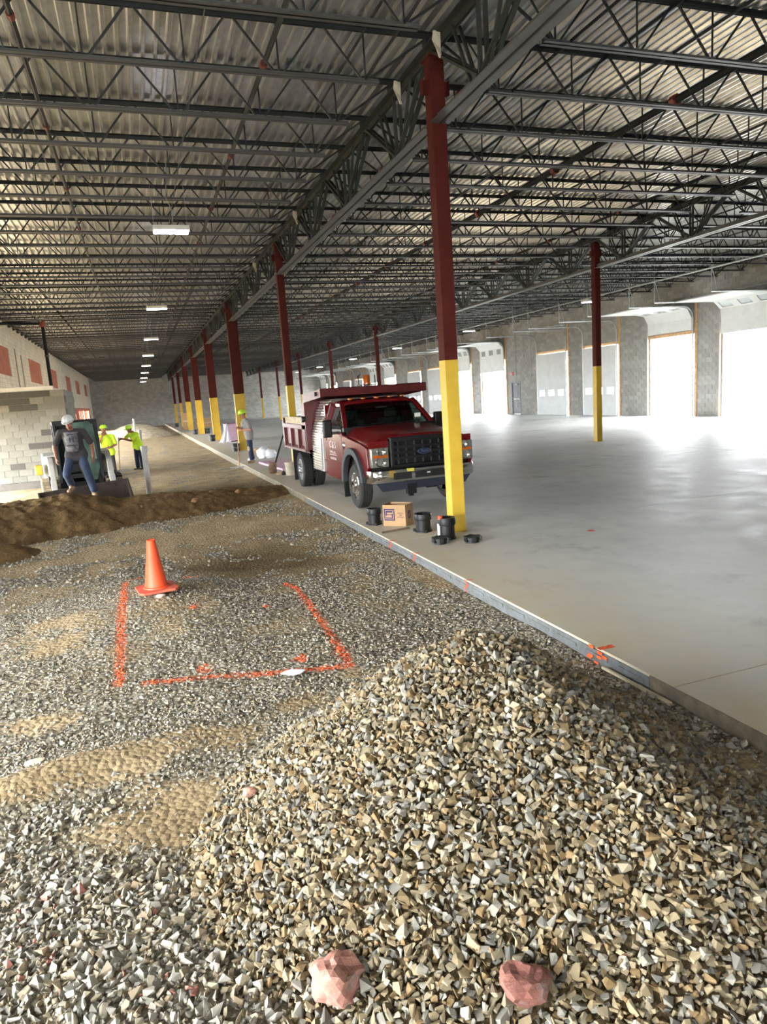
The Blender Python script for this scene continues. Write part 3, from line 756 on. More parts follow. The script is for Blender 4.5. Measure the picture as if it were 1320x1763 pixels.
# white rag tags tied to the girder line
for i, (x, y, z) in enumerate(((4.05, 8.6, 6.43), (4.05, 10.0, 6.43), (4.05, 16.9, 6.43), (4.05, 23.0, 6.43))):
    t = MB(); t.grid([[(-.05, 0, 0), (.05, .01, 0)], [(-.06, .02, -.1), (.045, .0, -.11)], [(-.02, .0, -.2), (.05, .02, -.2)], [(.02, .01, -.3), (.05, .0, -.31)]])
    o = t.build('cloth_strip', mat('off_white_cloth', (190, 182, 160), .9)); o.location = (x, y, z)
    sm = o.modifiers.new('s', 'SOLIDIFY'); sm.thickness = .012
    tag(o, ['off-white cloth strip hanging left of the nearest column top', 'off-white cloth strip, second back along the girder', 'off-white cloth strip hanging halfway to the second column', 'small off-white cloth strip past the second column'][i], 'cloth strip')
# ---------------------------------------------------------------- lamps
m_tube = emis('led_light', (236, 240, 255), 70); m_tube2 = emis('led_light_dim', (236, 240, 255), 22)
def lamp(label, x, y, z, group, e, glow):
    t = thing('hanging_light', label, 'light', (x, y, z), group=group)
    MB().box(-.33, -.17, 0, .33, .17, .09).build('housing', m_white, t, bevel=.015)
    MB().box(-.31, -.15, -.012, .31, .15, 0).build('lens', e, t)
    MB().tube([(-.3, 0, .09), (-.3, 0, 1.29)], .004, 4).tube([(.3, 0, .09), (.3, 0, 1.29)], .004, 4).build('hanger_wire', m_galv, t)
    MB().tube([(.02, 0, .09), (.07, .02, .35), (-.03, 0, .6), (.05, 0, 1.29)], .008, 5).build('cord', m_galv, t)
    return t
for k in range(8):
    lamp('bright white hanging lamp, %s in the row over the gravel' % (ordw[k] if k else 'nearest and largest'), .99, 14.15+k*10.62, 5.3, 'lamps over the gravel', m_tube, 0)
for k, y in enumerate((26.0, 37.8, 50.2, 62, 74.9, 86)):
    lamp('hanging lamp in the right bay, %s from the near end' % ordw[k].replace('nearest', 'first'), 18.85+.1*k, y, 5.3, 'lamps before the dock doors', m_tube2, 0)

# ---------------------------------------------------------------- gravel pile
def pile_z(x, y):
    x = np.asarray(x, float); y = np.asarray(y, float)
    def cone(cx, cy, h, sl, r0, ax=1.0, ay=1.0):
        d = np.sqrt(((x-cx)*ax)**2+((y-cy)*ay)**2+r0*r0)-r0
        return h-sl*d
    parts = [cone(1.57, 3.25, .72, .74, .2), cone(1.7, 2.72, .525, .68, .2), cone(1.85, 2.2, .36, .68, .2), cone(1.22, 2.78, .365, .53, .2), cone(1.0, 3.1, .275, .52, .2)]
    k = 14.0
    z = np.log(sum(np.exp(k*p) for p in parts))/k
    z = z+.05*(fbm(x, y, 2.6)-.5)-.05*gauss(x, y, 1.45, 3.05, .22, .3)
    return z
def gz_all(x, y): return np.maximum(ground_z(x, y), pile_z(x, y))
pile = thing('gravel_pile', 'big heap of tan and grey crushed stone in the foreground', 'gravel pile')
m_core, n, l, b, out = nodes('shaded_gap_fines'); p = geo(n); s2 = ntex(n, l, p, 60, 5, .7)
l.new(ramp(n, l, s2.outputs[0], [(.3, lin((62, 50, 34))), (.7, lin((122, 102, 70)))]), b.inputs['Base Color']); b.inputs['Roughness'].default_value = .95  # fines coloured dark so the gaps between stones look shaded
bump(n, l, b, s2.outputs[0], .8, .02)
field('pile_core', np.linspace(-.6, 3.12, 125), np.linspace(1.0, 5.2, 140), lambda X, Y: np.where(pile_z(X, Y) > ground_z(X, Y)-.06, pile_z(X, Y)-.012, ground_z(X, Y)-.08), m_core, pile)

# stone shapes
def stone_shape(seed, flat):
    r = np.random.default_rng(seed); bm = bmesh.new()
    n = int(r.integers(9, 13))
    for i in range(n):
        v = r.normal(size=3); v /= np.linalg.norm(v); v = np.sign(v)*np.abs(v)**.42
        bm.verts.new((v[0]*.50*r.uniform(.85, 1.1), v[1]*.34*r.uniform(.8, 1.1), v[2]*flat*r.uniform(.85, 1.1)))
    g = bmesh.ops.convex_hull(bm, input=bm.verts)
    bmesh.ops.delete(bm, geom=[e for e in g['geom_interior'] if isinstance(e, bmesh.types.BMVert)], context='VERTS')
    bmesh.ops.triangulate(bm, faces=bm.faces); bmesh.ops.recalc_face_normals(bm, faces=bm.faces)
    bm.verts.ensure_lookup_table(); bm.verts.index_update()
    V = np.array([v.co[:] for v in bm.verts]); Fc = np.array([[v.index for v in f.verts] for f in bm.faces]); bm.free()
    return V, Fc
SH = [stone_shape(100+i, random.choice([.18, .22, .27, .32])) for i in range(28)]
SHM = []
for V, Fc in SH:
    me = bpy.data.meshes.new('stone'); me.from_pydata(V.tolist(), [], Fc.tolist()); me.materials.append(m_stone1); SHM.append(me)
PAL = np.array([lin(c) for c in [(180, 162, 128), (166, 149, 116), (192, 179, 150), (164, 159, 146), (146, 142, 131), (190, 185, 170), (138, 117, 82), (166, 138, 97), (132, 129, 120), (204, 197, 178), (153, 140, 113)]])
PW_PILE = np.array([.17, .17, .12, .09, .07, .06, .07, .08, .04, .05, .08]); PW_GR = np.array([.08, .11, .09, .18, .14, .11, .05, .02, .08, .07, .07])
def scatter(x0, x1, y0, y1, step, smin, smax, keep, weights, zf, lift):
    xs = np.arange(x0, x1, step); ys = np.arange(y0, y1, step); X, Y = np.meshgrid(xs, ys)
    X = (X+RNG.uniform(-.45, .45, X.shape)*step).ravel(); Y = (Y+RNG.uniform(-.45, .45, Y.shape)*step).ravel()
    m = keep(X, Y); X, Y = X[m], Y[m]; n = len(X)
    S = np.exp(RNG.normal(np.log((smin*smax)**.5), .28, n)); S = np.clip(S, smin*.7, smax*1.25)
    Z = zf(X, Y)+S*lift
    Cc = PAL[RNG.choice(len(PAL), n, p=weights/weights.sum())]*RNG.uniform(.75, 1.15, (n, 1))
    if zf is pile_z: Cc = Cc*.60
    if zf is ground_z: Cc = (Cc*.68+np.array(lin((166, 162, 152)))*.32)*(np.clip(1-.08*(Y-4), .8, 1)*.88)[:, None]
    return np.column_stack([X, Y, Z, S]), Cc
axr, axu, axf = (np.array(v) for v in (_r, _u, _f))
def px(P):
    d = P-np.array([0, 0, EYE]); z = d@axf
    return 660+F_PX*(d@axr)/np.maximum(z, .05), 881.5-F_PX*(d@axu)/np.maximum(z, .05), z
def inview(X, Y, mar=240):
    u, v, z = px(np.column_stack([X, Y, gz_all(X, Y)])); return (z > .3) & (u > -mar) & (u < 1320+mar) & (v < 1763+mar+80) & (v > 0)
onpile = lambda X, Y: (pile_z(X, Y) > ground_z(X, Y)-.01)
R = RNG.random
sets = []
def add(pileflag, *a):
    q, c = scatter(*a); sets.append((pileflag, q, c))
pk = lambda X, Y: onpile(X, Y) & inview(X, Y) & (X < 3.1)
patch = lambda X, Y: (gauss(X, Y, 1.55, 3.15, .16, .22)+gauss(X, Y, 2.15, 2.85, .2, .2)) > R(X.shape)+.15
add(True, -.6, 3.1, 1.0, 5.0, .027, .022, .042, lambda X, Y: pk(X, Y), PW_PILE, pile_z, -.05)
add(True, -.6, 3.1, 1.0, 5.0, .026, .028, .054, lambda X, Y: pk(X, Y) & ~patch(X, Y), PW_PILE, pile_z, .18)
gk = lambda X, Y: ~onpile(X, Y) & inview(X, Y) & (X < 3.09)
soilk = lambda X, Y, a: (soil_w(X, Y)*a < R(X.shape)*.95+.04)
add(False, -1.6, 3.1, 1.3, 5.0, .026, .016, .034, lambda X, Y: gk(X, Y) & soilk(X, Y, 1.0), PW_GR, ground_z, .05)
add(False, -1.6, 3.1, 1.3, 4.0, .033, .028, .054, lambda X, Y: gk(X, Y) & soilk(X, Y, 1.7), PW_GR, ground_z, .15)
add(False, -2.2, 3.1, 4.9, 9.5, .034, .022, .042, lambda X, Y: gk(X, Y) & soilk(X, Y, 1.15), PW_GR, ground_z, -.06)
add(False, -2.9, 3.1, 9.5, 15, .055, .03, .055, lambda X, Y: gk(X, Y) & soilk(X, Y, 1.1) & (R(X.shape) < .8), PW_GR, ground_z, .1)
def quat(n):
    q = RNG.normal(size=(n, 4)); q[:, 1:3] *= .55      # lean towards lying flat
    q /= np.linalg.norm(q, axis=1)[:, None]; w, x, y, z = q.T
    return np.stack([np.stack([1-2*(y*y+z*z), 2*(x*y-z*w), 2*(x*z+y*w)], -1), np.stack([2*(x*y+z*w), 1-2*(x*x+z*z), 2*(y*z-x*w)], -1), np.stack([2*(x*z-y*w), 2*(y*z+x*w), 1-2*(x*x+y*y)], -1)], 1)
allq = np.concatenate([q for _, q, _ in sets]); allc = np.concatenate([c for _, _, c in sets]); flag = np.concatenate([np.full(len(q), f) for f, q, _ in sets])
pw = paint_w(allq[:, 0], allq[:, 1])*(~flag); pm = RNG.random(len(pw)) < pw*(.35+.9*fbm(allq[:, 0], allq[:, 1], 6.0))
allc[pm] = np.array(lin((228, 100, 54)))*RNG.uniform(.7, 1.15, (pm.sum(), 1))
pinkz = gauss(allq[:, 0], allq[:, 1], -.75, 3.0, .35, .3)+gauss(allq[:, 0], allq[:, 1], -.35, 2.55, .35, .2)
pk_ = (RNG.random(len(pw)) < pinkz*.05) & ~flag; allc[pk_] = np.array(lin((186, 128, 114)))*RNG.uniform(.8, 1.1, (pk_.sum(), 1))
allR = quat(len(allq)); var = RNG.integers(0, len(SH), len(allq))
u, v, z = px(allq[:, :3]); vis = (u > 5) & (u < 1315) & (v < 1758) & (v > 1480)
top = allq[:, 3] > .04
score = np.where(vis & top, allq[:, 3]/z, 0)
sel = np.argsort(-score)[:300]; issel = np.zeros(len(allq), bool); issel[sel] = True
for i in sel:
    o = bpy.data.objects.new('stone', SHM[var[i]]); COL.objects.link(o); o.parent = pile if flag[i] else ground
    o.matrix_local = Matrix.Translation(allq[i, :3].tolist()) @ Matrix((allR[i]*allq[i, 3]).tolist()).to_4x4()
    o.color = (*allc[i], 1)
def mass(name, idx, parent):
    Vs, Fs, Cs = [], [], []; off = 0
    for k in range(len(SH)):
        ii = idx[var[idx] == k]
        if not len(ii): continue
        V, Fc = SH[k]; P = np.einsum('nij,vj->nvi', allR[ii]*allq[ii, 3][:, None, None], V)+allq[ii, None, :3]
        Vs.append(P.reshape(-1, 3)); Fs.append((Fc[None]+(np.arange(len(ii))*len(V))[:, None, None]).reshape(-1, 3)+off)
        Cs.append(np.repeat(allc[ii], len(V), 0)); off += len(ii)*len(V)
    V = np.concatenate(Vs); Fc = np.concatenate(Fs); C = np.ones((len(V), 4)); C[:, :3] = np.concatenate(Cs)
    me = bpy.data.meshes.new(name); me.vertices.add(len(V)); me.vertices.foreach_set('co', V.astype(np.float32).ravel())
    me.loops.add(Fc.size); me.loops.foreach_set('vertex_index', Fc.astype(np.int32).ravel()); me.polygons.add(len(Fc))
    me.polygons.foreach_set('loop_start', np.arange(0, Fc.size, 3, dtype=np.int32)); me.polygons.foreach_set('loop_total', np.full(len(Fc), 3, np.int32))
    me.update(calc_edges=True); me.shade_flat(); setcol(me, C)
    return link(name, me, m_stone, parent)
idx = np.arange(len(allq))
tag(mass('stone_mass', idx[flag & ~issel], pile), kind='stuff')
lg = tag(mass('loose_gravel', idx[~flag & ~issel], None), 'loose grey crushed stone spread over the ground, sprayed orange in places', 'gravel', kind='stuff')

def rock(name, label, loc, r, seed, cols, cat='rock', sub=3):
    bm = bmesh.new(); bmesh.ops.create_icosphere(bm, subdivisions=sub, radius=1)
    rg = np.random.default_rng(seed); pl = [(Vector(rg.normal(size=3)).normalized(), rg.uniform(.55, .85)) for _ in range(12)]
    for vv in bm.verts:
        p = vv.co.copy()
        for nn, d in pl:
            k = p.dot(nn)-d
            if k > 0: p -= nn*k*.97
        p += p.normalized()*(mnoise.fractal(vv.co*1.9+Vector((seed, 0, 0)), 1, 2, 5)*.16)
        vv.co = Vector((p.x*r[0], p.y*r[1], p.z*r[2]))
    me = bpy.data.meshes.new(name); bm.to_mesh(me); bm.free()
    m, n, l, b, out = nodes(name+'_surface'); co = objc(n); t1 = ntex(n, l, co, 9, 5, .6); t2 = ntex(n, l, co, 60, 5, .7)
    c = ramp(n, l, t1.outputs[0], [(.38, lin(cols[0])), (.55, lin(cols[1])), (.66, lin(cols[2]))])
    l.new(mixc(n, l, 1.0, c, ramp(n, l, t2.outputs[0], [(.3, .72), (.7, 1.15)]), 'MULTIPLY'), b.inputs['Base Color'])
    b.inputs['Roughness'].default_value = .9; bump(n, l, b, t2.outputs[0], .5, .01)
    o = link(name, me, m, None); o.location = loc
    return tag(o, label, cat)
def gzp(x, y): return float(gz_all(x, y))
PK = ((176, 130, 114), (162, 110, 96), (130, 112, 104))
rock('pink_rock', 'large broken pink rock at the foot of the pile, left one of two', (.44, 2.16, gzp(.44, 2.16)+.03), (.115, .10, .095), 3, PK)
rock('pink_rock', 'large dusky pink rock at the foot of the pile, right one of two', (1.01, 1.82, gzp(1.01, 1.82)+.035), (.10, .085, .09), 8, ((138, 92, 80), (124, 76, 66), (122, 104, 96)))
rock('pink_rock', 'small pink rock high on the left edge of the gravel pile', (.31, 3.43, gzp(.31, 3.43)+.02), (.05, .035, .035), 5, ((212, 160, 140), (200, 146, 124), (190, 160, 146)), sub=2)
rock('pale_rock', 'flat pale stone lying alone on the left gravel', (-.88, 4.6, gzp(-.88, 4.6)+.015), (.075, .05, .025), 6, ((206, 196, 170), (196, 184, 156), (214, 206, 186)), sub=2)
# scrap of plastic
sc = MB(); q = [(0, 0), (.05, .035), (.11, .03), (.13, .0), (.19, -.01), (.20, -.04), (.15, -.07), (.09, -.08), (.05, -.05)]
rg = np.random.default_rng(2)
sc.add([(.10, -.015, .035)]+[(x, y, .012+rg.uniform(0, .014)) for x, y in q]+[(.05, -.01, .028), (.14, -.03, .03)], [(0, 1+i, 1+(i+1) % 9) for i in range(9)])
o = sc.build('plastic_scrap', m_sheet); o.location = (.83, 5.3, gzp(.93, 5.28)+.02); md_ = o.modifiers.new('s', 'SOLIDIFY'); md_.thickness = .006
tag(o, 'crumpled white plastic scrap on the orange spray line', 'plastic scrap')
# ---------------------------------------------------------------- cone
cz = gzp(-.04, 7.95)
t = thing('traffic_cone', 'orange traffic cone standing on a low gravel heap', 'cone', (-.04, 7.95, cz+.04), .15)
MB().lathe([(.145, .02), (.14, .045), (.122, .05), (.045, .545), (.05, .565), (.044, .57), (.034, .565), (.034, .54), (.10, .04)], 28).build('cone_body', m_orange, t, True)
MB().prism([(-.21, -.165), (-.165, -.21), (.165, -.21), (.21, -.165), (.21, .165), (.165, .21), (-.165, .21), (-.21, .165)], 'Z', 0, .028).build('cone_base', mat('cone_base_orange', (214, 96, 70), .7, 0, .15, 12), t, bevel=.006)
o = rock('pale_rock', 'pale chunk of stone wedged under the orange cone', (-.01, 7.77, cz+.0), (.06, .04, .03), 12, ((226, 216, 204), (216, 204, 190), (230, 224, 214)), sub=2)
# ---------------------------------------------------------------- dug soil bank and far heaps
def bank(name, label, crest, wid, xr, yr, nx, ny, mt, cat='soil bank', amp=.06, lump=5):
    def zf(X, Y):
        z = np.full(X.shape, -9.0)
        for (x0, y0, h0), (x1, y1, h1) in zip(crest, crest[1:]):
            tt = np.clip(((X-x0)*(x1-x0)+(Y-y0)*(y1-y0))/((x1-x0)**2+(y1-y0)**2), 0, 1)
            d = np.hypot(X-x0-tt*(x1-x0), Y-y0-tt*(y1-y0)); h = h0+(h1-h0)*tt; w = wid*(.35+h*1.5)
            z = np.maximum(z, ground_z(X, Y)+h*np.cos(np.clip(d/w, 0, 1)*math.pi/2)**1.3-.10*np.clip(d/w-.9, 0, 1))
        z = z+(amp*(fbm(X, Y, lump, 5)-.5)+amp*.45*(fbm(X+9, Y, lump*3.1, 3)-.5))*np.clip((z-ground_z(X, Y)+.04)/.1, 0, 1)
        return np.where(z < ground_z(X, Y)-.03, ground_z(X, Y)-.06, z)
    return tag(field(name, np.linspace(*xr, nx), np.linspace(*yr, ny), zf, mt), label, cat)
bank('soil_bank', 'brown bank of dug soil in front of the track loader', [(-4.2, 14.7, .60), (-2.4, 15.0, .56), (-1.6, 15.3, .60), (-.6, 15.35, .40), (.6, 15.6, .36), (2.9, 16.6, .14)], 1.5, (-5.4, 3.1), (12.6, 18.2), 200, 130, m_soil, amp=.16, lump=4)
bank('soil_bank', 'small dark soil heap cut by the left edge of view', [(-3.6, 12.6, .4), (-2.5, 12.4, .22)], 1.1, (-4.6, -1.6), (11.4, 13.6), 60, 50, m_soil, amp=.10)
m_paleg = mat('pale_heap_gravel', (190, 176, 150), .95, 0, .2, 4, .5, 12)
bank('gravel_heap', 'distant pale gravel heap behind the two workers in yellow shirts', [(-1.8, 60, .8), (-.4, 60, 1.15), (.8, 60.5, .5)], 1.6, (-5, 4), (56, 64), 60, 40, m_paleg, 'gravel heap', .1, 1.5)
for i, (x, y, s) in enumerate(((-1.75, 14.55, .16), (-1.35, 14.9, .13), (-.2, 14.75, .1), (.9, 15.0, .09), (-2.3, 14.2, .12), (1.9, 15.7, .08))):
    o = rock('soil_clod', ['big brown soil clod on the bank below the walking man', 'brown soil clod beside the biggest clod', 'brown soil clod in front of the loader bucket', 'soil clod right of the loader bucket', 'soil clod low at the left of the bank', 'small soil clod at the thin right end of the bank'][i], (x, y, float(ground_z(x, y))+.24), (s, s*.8, s*.7), 30+i, ((136, 106, 68), (150, 118, 78), (118, 92, 58)), 'clod', 2)
# ---------------------------------------------------------------- pipes standing in the ground
def stub(label, x, y, h, r, cap=True):
    z = float(ground_z(x, y)); t = thing('standpipe', label, 'pipe', (x, y, z))
    MB().tube([(0, 0, -.1), (-.01, 0, h)], r, 14).build('pipe', m_pvc, t, True)
    if cap: MB().lathe([(0, h+.05), (r*1.1, h+.05), (r*1.22, h+.03), (r*1.22, h-.10), (r, h-.11)], 16).build('pipe_cap', m_pvc, t, True)
stub('grey-white plastic standpipe with a cap right of the loader', .03, 19.3, 1.22, .075)
stub('white plastic pipe standing behind the leaning worker', -.02, 30, 1.4, .06)
stub('thin white pipe upright far behind the workers', -.25, 36, 1.85, .05, False)
# ---------------------------------------------------------------- pipe fittings and box by the nearest column
def fitting(label, x, y, h, r, rot=0, plug=False):
    t = thing('floor_drain_body', label, 'pipe fitting', (x, y, 0), rot)
    MB().lathe([(r*.86, h), (r*.86, .03), (r*.8, .02), (0, .02)], 24).build('inner_wall', m_dark, t, True)
    MB().lathe([(r*1.12, .0), (r*1.12, .018), (r*.97, .022), (r*.97, h*.64), (r*1.1, h*.66), (r*1.12, h*.7), (r*1.12, h*.97), (r*1.08, h), (r*.86, h)], 24).build('outer_wall', m_black, t, True)
    m = MB()
    for k in range(3):
        a = 2.1*k+.4; m.tube([(math.cos(a)*r*1.2, math.sin(a)*r*1.2, 0), (math.cos(a)*r*1.2, math.sin(a)*r*1.2, .04)], .022, 8)
    m.build('foot_lug', m_black, t)
    return t
fitting('black plastic drain fitting tucked behind the cardboard box', 3.335, 10.28, .26, .105)
fitting('black plastic drain fitting between the box and the yellow column', 3.76, 9.28, .27, .115)
t = fitting('black drain fitting with an orange cap, touching the yellow column', 3.84, 8.62, .30, .115)
MB().lathe([(0, .045), (.03, .045), (.034, .03), (.034, 0)], 12, 'Z', (-.10, -.02, .285)).build('orange_cap', m_orange, t)
MB().box(-.128, -.03, .04, -.112, .03, .22).build('white_sticker', m_white, t)
def ring(label, x, y, r, h):
    t = thing('drain_ring', label, 'pipe fitting', (x, y, 0), .3)
    MB().lathe([(r*.7, .01), (r*.72, h*.9), (r, h), (r*1.08, h*.95), (r*1.08, h*.55), (r*.9, h*.5), (r*.9, 0), (r*.7, 0)], 22).build('ring_body', m_black, t, True)
    m = MB()
    for k in range(6):
        a = k*1.047; m.bar((math.cos(a)*r*1.04, math.sin(a)*r*1.04, h*.3), (math.cos(a)*r*1.04, math.sin(a)*r*1.04, h*1.02), .05, .035, (math.cos(a), math.sin(a), 0))
    m.build('ring_lugs', m_black, t)
    MB().lathe([(0, h*.85), (r*.72, h*.85), (r*.72, h*.8), (0, h*.8)], 20).build('ring_plate', m_black, t)
ring('flat black drain ring lying in front of the capped fitting', 3.63, 8.38, .10, .085)
ring('flat black drain ring lying alone on the slab right of the column', 4.02, 8.20, .105, .08)
# cardboard carton
bx = thing('cardboard_box', 'open cardboard carton with a blue square spiral logo', 'box', (3.414, 10.075, 0), math.radians(-47.5))
w = .006; L, D, H = .393, .27, .333
MB().box(0, 0, 0, L, w, H).build('front_panel', m_card, bx); MB().box(0, D-w, 0, L, D, H).build('back_panel', m_card, bx)
MB().box(0, w, 0, w, D-w, H).build('end_panel', m_card, bx); MB().box(L-w, w, 0, L, D-w, H).build('end_panel', m_card, bx)
MB().box(w, w, 0, L-w, D-w, w).build('base_panel', m_card, bx)
def logo(S, put):
    k = S/18; m = MB()
    for a, b, c, d in ((0, 16, 18, 18), (0, 2.5, 1.8, 16), (0, 0, 18, 1.8), (16.2, 1.8, 18, 15), (2.8, 12.4, 14.6, 14.8), (2.8, 7.4, 4.8, 12.4), (13, 4.6, 15, 10.6), (2.8, 3, 15, 4.6)):
        put(m, a*k, b*k, c*k, d*k)
    return m
logo(.185, lambda m, a, b, c, d: m.box(.022+a, -.002, .085+b, .022+c, 0, .085+d)).build('blue_logo', m_blue, bx)
logo(.12, lambda m, a, b, c, d: m.box(L, .09+a*.7, .11+b, L+.002, .09+c*.7, .11+d)).build('blue_logo', m_blue, bx)
R90 = math.pi/2
text_obj('logo_lettering', 'SPEARS', .025, m_blue, bx, (.022+.0925, -.001, .085+.0925), (R90, 0, 0), .001)
for i, s in enumerate(('PLASTIC', 'PIPE', 'FITTINGS')):
    text_obj('print_line', s, .027, m_blue, bx, (.31, -.001, .205-.032*i), (R90, 0, 0), .001)
# stick, lumber, foam, bags, pails, cartons
t = thing('wood_stick', 'thin weathered wood stick lying between slab edge and fitting', 'stick', (0, 0, 0))
MB().bar((3.19, 9.52, .012), (3.66, 9.60, .012), .03, .022).build('stick_body', mat('old_wood', (112, 96, 76), .8, 0, .2, 15), t)
t = thing('metal_strip', 'long thin pale strip lying against the slab edge in the gravel', 'strip', (0, 0, 0))
MB().bar((3.085, 3.45, -.10), (3.07, 4.15, -.10), .02, .02).build('strip_body', m_wood, t)
t = thing('foam_board_stack', 'stack of pink foam boards behind the grey shirted worker', 'foam boards', (4.37, 38.3, 0))
MB().box(0, 0, 0, .70, 1.2, .05).build('pallet_board', m_dark, t)
for k in range(18): MB().box(random.uniform(-.01, .01), 0, .05+k*.05, .70+random.uniform(-.01, .01), 1.2, .05+k*.05+.043).build('foam_board', m_pink, t)
MB().box(-.02, 0, .955, .71, 1.2, .975).build('top_board', mat('dark_pink_board', (150, 116, 136), .8), t)
o = MB().grid([[((3.84+.66*v_)*(1-u_)+(4.36+.05*v_)*u_, 37.6+.5*u_+.06*math.sin(14*v_)*(1-u_), .97*u_**1.25+.02+.03*math.sin(11*v_+3*u_)*(1-u_)) for u_ in [i/8 for i in range(9)]] for v_ in [j/10 for j in range(11)]]).build('plastic_sheet', m_sheet)
o.modifiers.new('s', 'SOLIDIFY').thickness = .02; tag(o, 'white plastic sheet draped off the pink foam board stack', 'plastic sheet')
t = thing('foam_board_sheet', 'pink foam boards lying flat on the slab behind the truck', 'foam boards', (0, 0, 0))
for k in range(2): MB().prism([(3.62, 23.3), (4.55, 23.4), (4.35, 21.0), (3.80, 20.1)], 'Z', .002+k*.03, .028+k*.03).build('foam_board', m_pink, t)
def bag(label, c, r, seed):
    bm = bmesh.new(); bmesh.ops.create_icosphere(bm, subdivisions=3, radius=1)
    for v_ in bm.verts:
        p = v_.co.copy(); k = 1+.22*mnoise.fractal(p*1.7+Vector((seed, 0, 0)), 1, 2, 4); p *= k
        v_.co = Vector((p.x*r[0], p.y*r[1], max(p.z, -.75)*r[2]))
    me = bpy.data.meshes.new('white_bag'); bm.to_mesh(me); bm.free(); o = link('white_bag', me, m_sheet, None, True); o.location = (c[0], c[1], r[2]*.75); return tag(o, label, 'bag')
bag('white plastic sack on the slab beside the grey shirted worker', (4.12, 25.3), (.26, .25, .24), 3)
bag('second white plastic sack, behind the worker towards the truck', (4.36, 25.1), (.22, .22, .19), 9)
bag('small white sack by the feet of the grey shirted worker', (3.60, 24.7), (.14, .12, .08), 12)
for i, (x, y, w_, h, an) in enumerate(((4.55, 28.2, .9, .09, .1), (4.5, 28.6, 1.0, .10, -.1), (4.62, 28.4, .7, .08, .3))):
    t = thing('timber_offcut', ['tan timber offcut lying on the slab behind the white sacks', 'rearmost tan timber offcut behind the white sacks', 'short tan timber offcut on top behind the white sacks'][i], 'timber', (x, y, .0 if i < 2 else .1), an)
    MB().box(-w_/2, -.05, 0, w_/2, .05, h).build('board', m_lumber, t)
def pail(label, x, y, r, h, mt, lug=False):
    t = thing('pail', label, 'pail', (x, y, 0))
    MB().lathe([(0, .01), (r*.88, 0), (r, h), (r*1.06, h), (r*1.06, h-.03), (r*1.0, h-.035)], 20).lathe([(r*.97, h), (r*.85, .02), (0, .02)], 20).build('pail_body', mt, t, True)
    MB().tube([(r, 0, h-.05), (r*.8, -r*.7, h-.14), (0, -r*1.08, h-.18), (-r*.8, -r*.7, h-.14), (-r, 0, h-.05)], .006, 5).build('pail_handle', m_galv, t)
pail('black pail beside the third column base', 3.80, 30.3, .17, .34, m_black)
pail('black pail left of the plastic sheet by the fourth column', 3.80, 40.6, .19, .36, m_black)
pail('black pail left of the fifth column base', 3.72, 52.2, .2, .36, m_black)
pail('black pail right of the fifth column base', 4.62, 52.4, .2, .36, m_black)
pail('black pail near the end of the column row', 3.62, 76, .25, .4, m_black)
pail('black pail at the end of the column row, next to the other', 4.5, 77, .25, .4, m_black)
pail('cloudy beige pail on the slab behind the rear mud flap', 3.76, 18.75, .15, .36, mat('cloudy_plastic', (190, 180, 156), .4))
t = thing('tool_battery', 'small black block on the slab left of the beige pail', 'block', (3.60, 18.95, 0)); MB().box(-.05, -.05, 0, .05, .05, .07).build('block_body', m_black, t); MB().box(-.03, -.03, .07, .03, .03, .11).build('block_top', mat('dusty_black', (60, 54, 48), .8), t)
for i, (x, y, w_, h) in enumerate(((3.70, 65.5, .9, 1.5), (4.9, 66.2, 1.7, .9))):
    t = thing('carton', ['tall brown carton in front of a far column', 'wide low brown carton beside the tall one'][i], 'carton', (x, y, 0))
    MB().box(0, 0, 0, w_, .6, h).build('carton_body', m_card, t); MB().box(0, -.005, h*.47, w_, 0, h*.53).build('tape', m_wood, t)
# shovel at the tail of the truck
t = thing('shovel', 'dark handled square shovel leaning on the truck tail', 'shovel', (0, 0, 0))
MB().tube([(3.60, 18.05, 1.38), (3.43, 19.1, .36)], .022, 8).build('shaft', m_dark, t, True)
bl = MB(); bl.grid([[(3.36+.11*a, 19.15+.12*b+.02*a*a, .36-.33*b+.03*a*a) for a in (-1, -.5, 0, .5, 1)] for b in (0, .3, .7, 1)]); o = bl.build('blade', mat('worn_shovel_steel', (138, 112, 92), .5, .3, .2, 10), t, True); o.modifiers.new('s', 'SOLIDIFY').thickness = .012
t = thing('rope_coil', 'small tan rope coil beside the shovel blade', 'rope', (3.50, 19.2, .02)); MB().lathe([(.05+.02*math.cos(a), .02*math.sin(a)) for a in [k*math.pi/4 for k in range(8)]], 14, close=True).build('coil', m_lumber, t, True)
# orange dot on slab
o = MB().lathe([(0, .002), (.045, .002), (.05, 0)], 12).build('paint_dot', m_opaint, floor); o.location = (5.65, 7.85, .001)

# ---------------------------------------------------------------- dump truck (x across, y back from the front bumper)
tr = thing('dump_truck', 'red dump truck with a chrome bumper parked on the slab', 'truck', (4.565, 11.05, 0))
m_flare = mat('grey_flare_plastic', (48, 51, 56), .6, 0, .08); m_blk = mat('black_trim', (9, 9, 10), .45, 0, .1); m_navy = mat('navy_valance', (34, 38, 50), .5, 0, .1)
m_seat = mat('grey_seat', (84, 84, 84), .9); m_lens = mat('headlamp_chrome', (190, 190, 184), .12, .85, .2, 22); m_letter = mat('white_lettering', (222, 208, 204), .6)
def loft(rows): return MB().grid(rows)
HW = .99
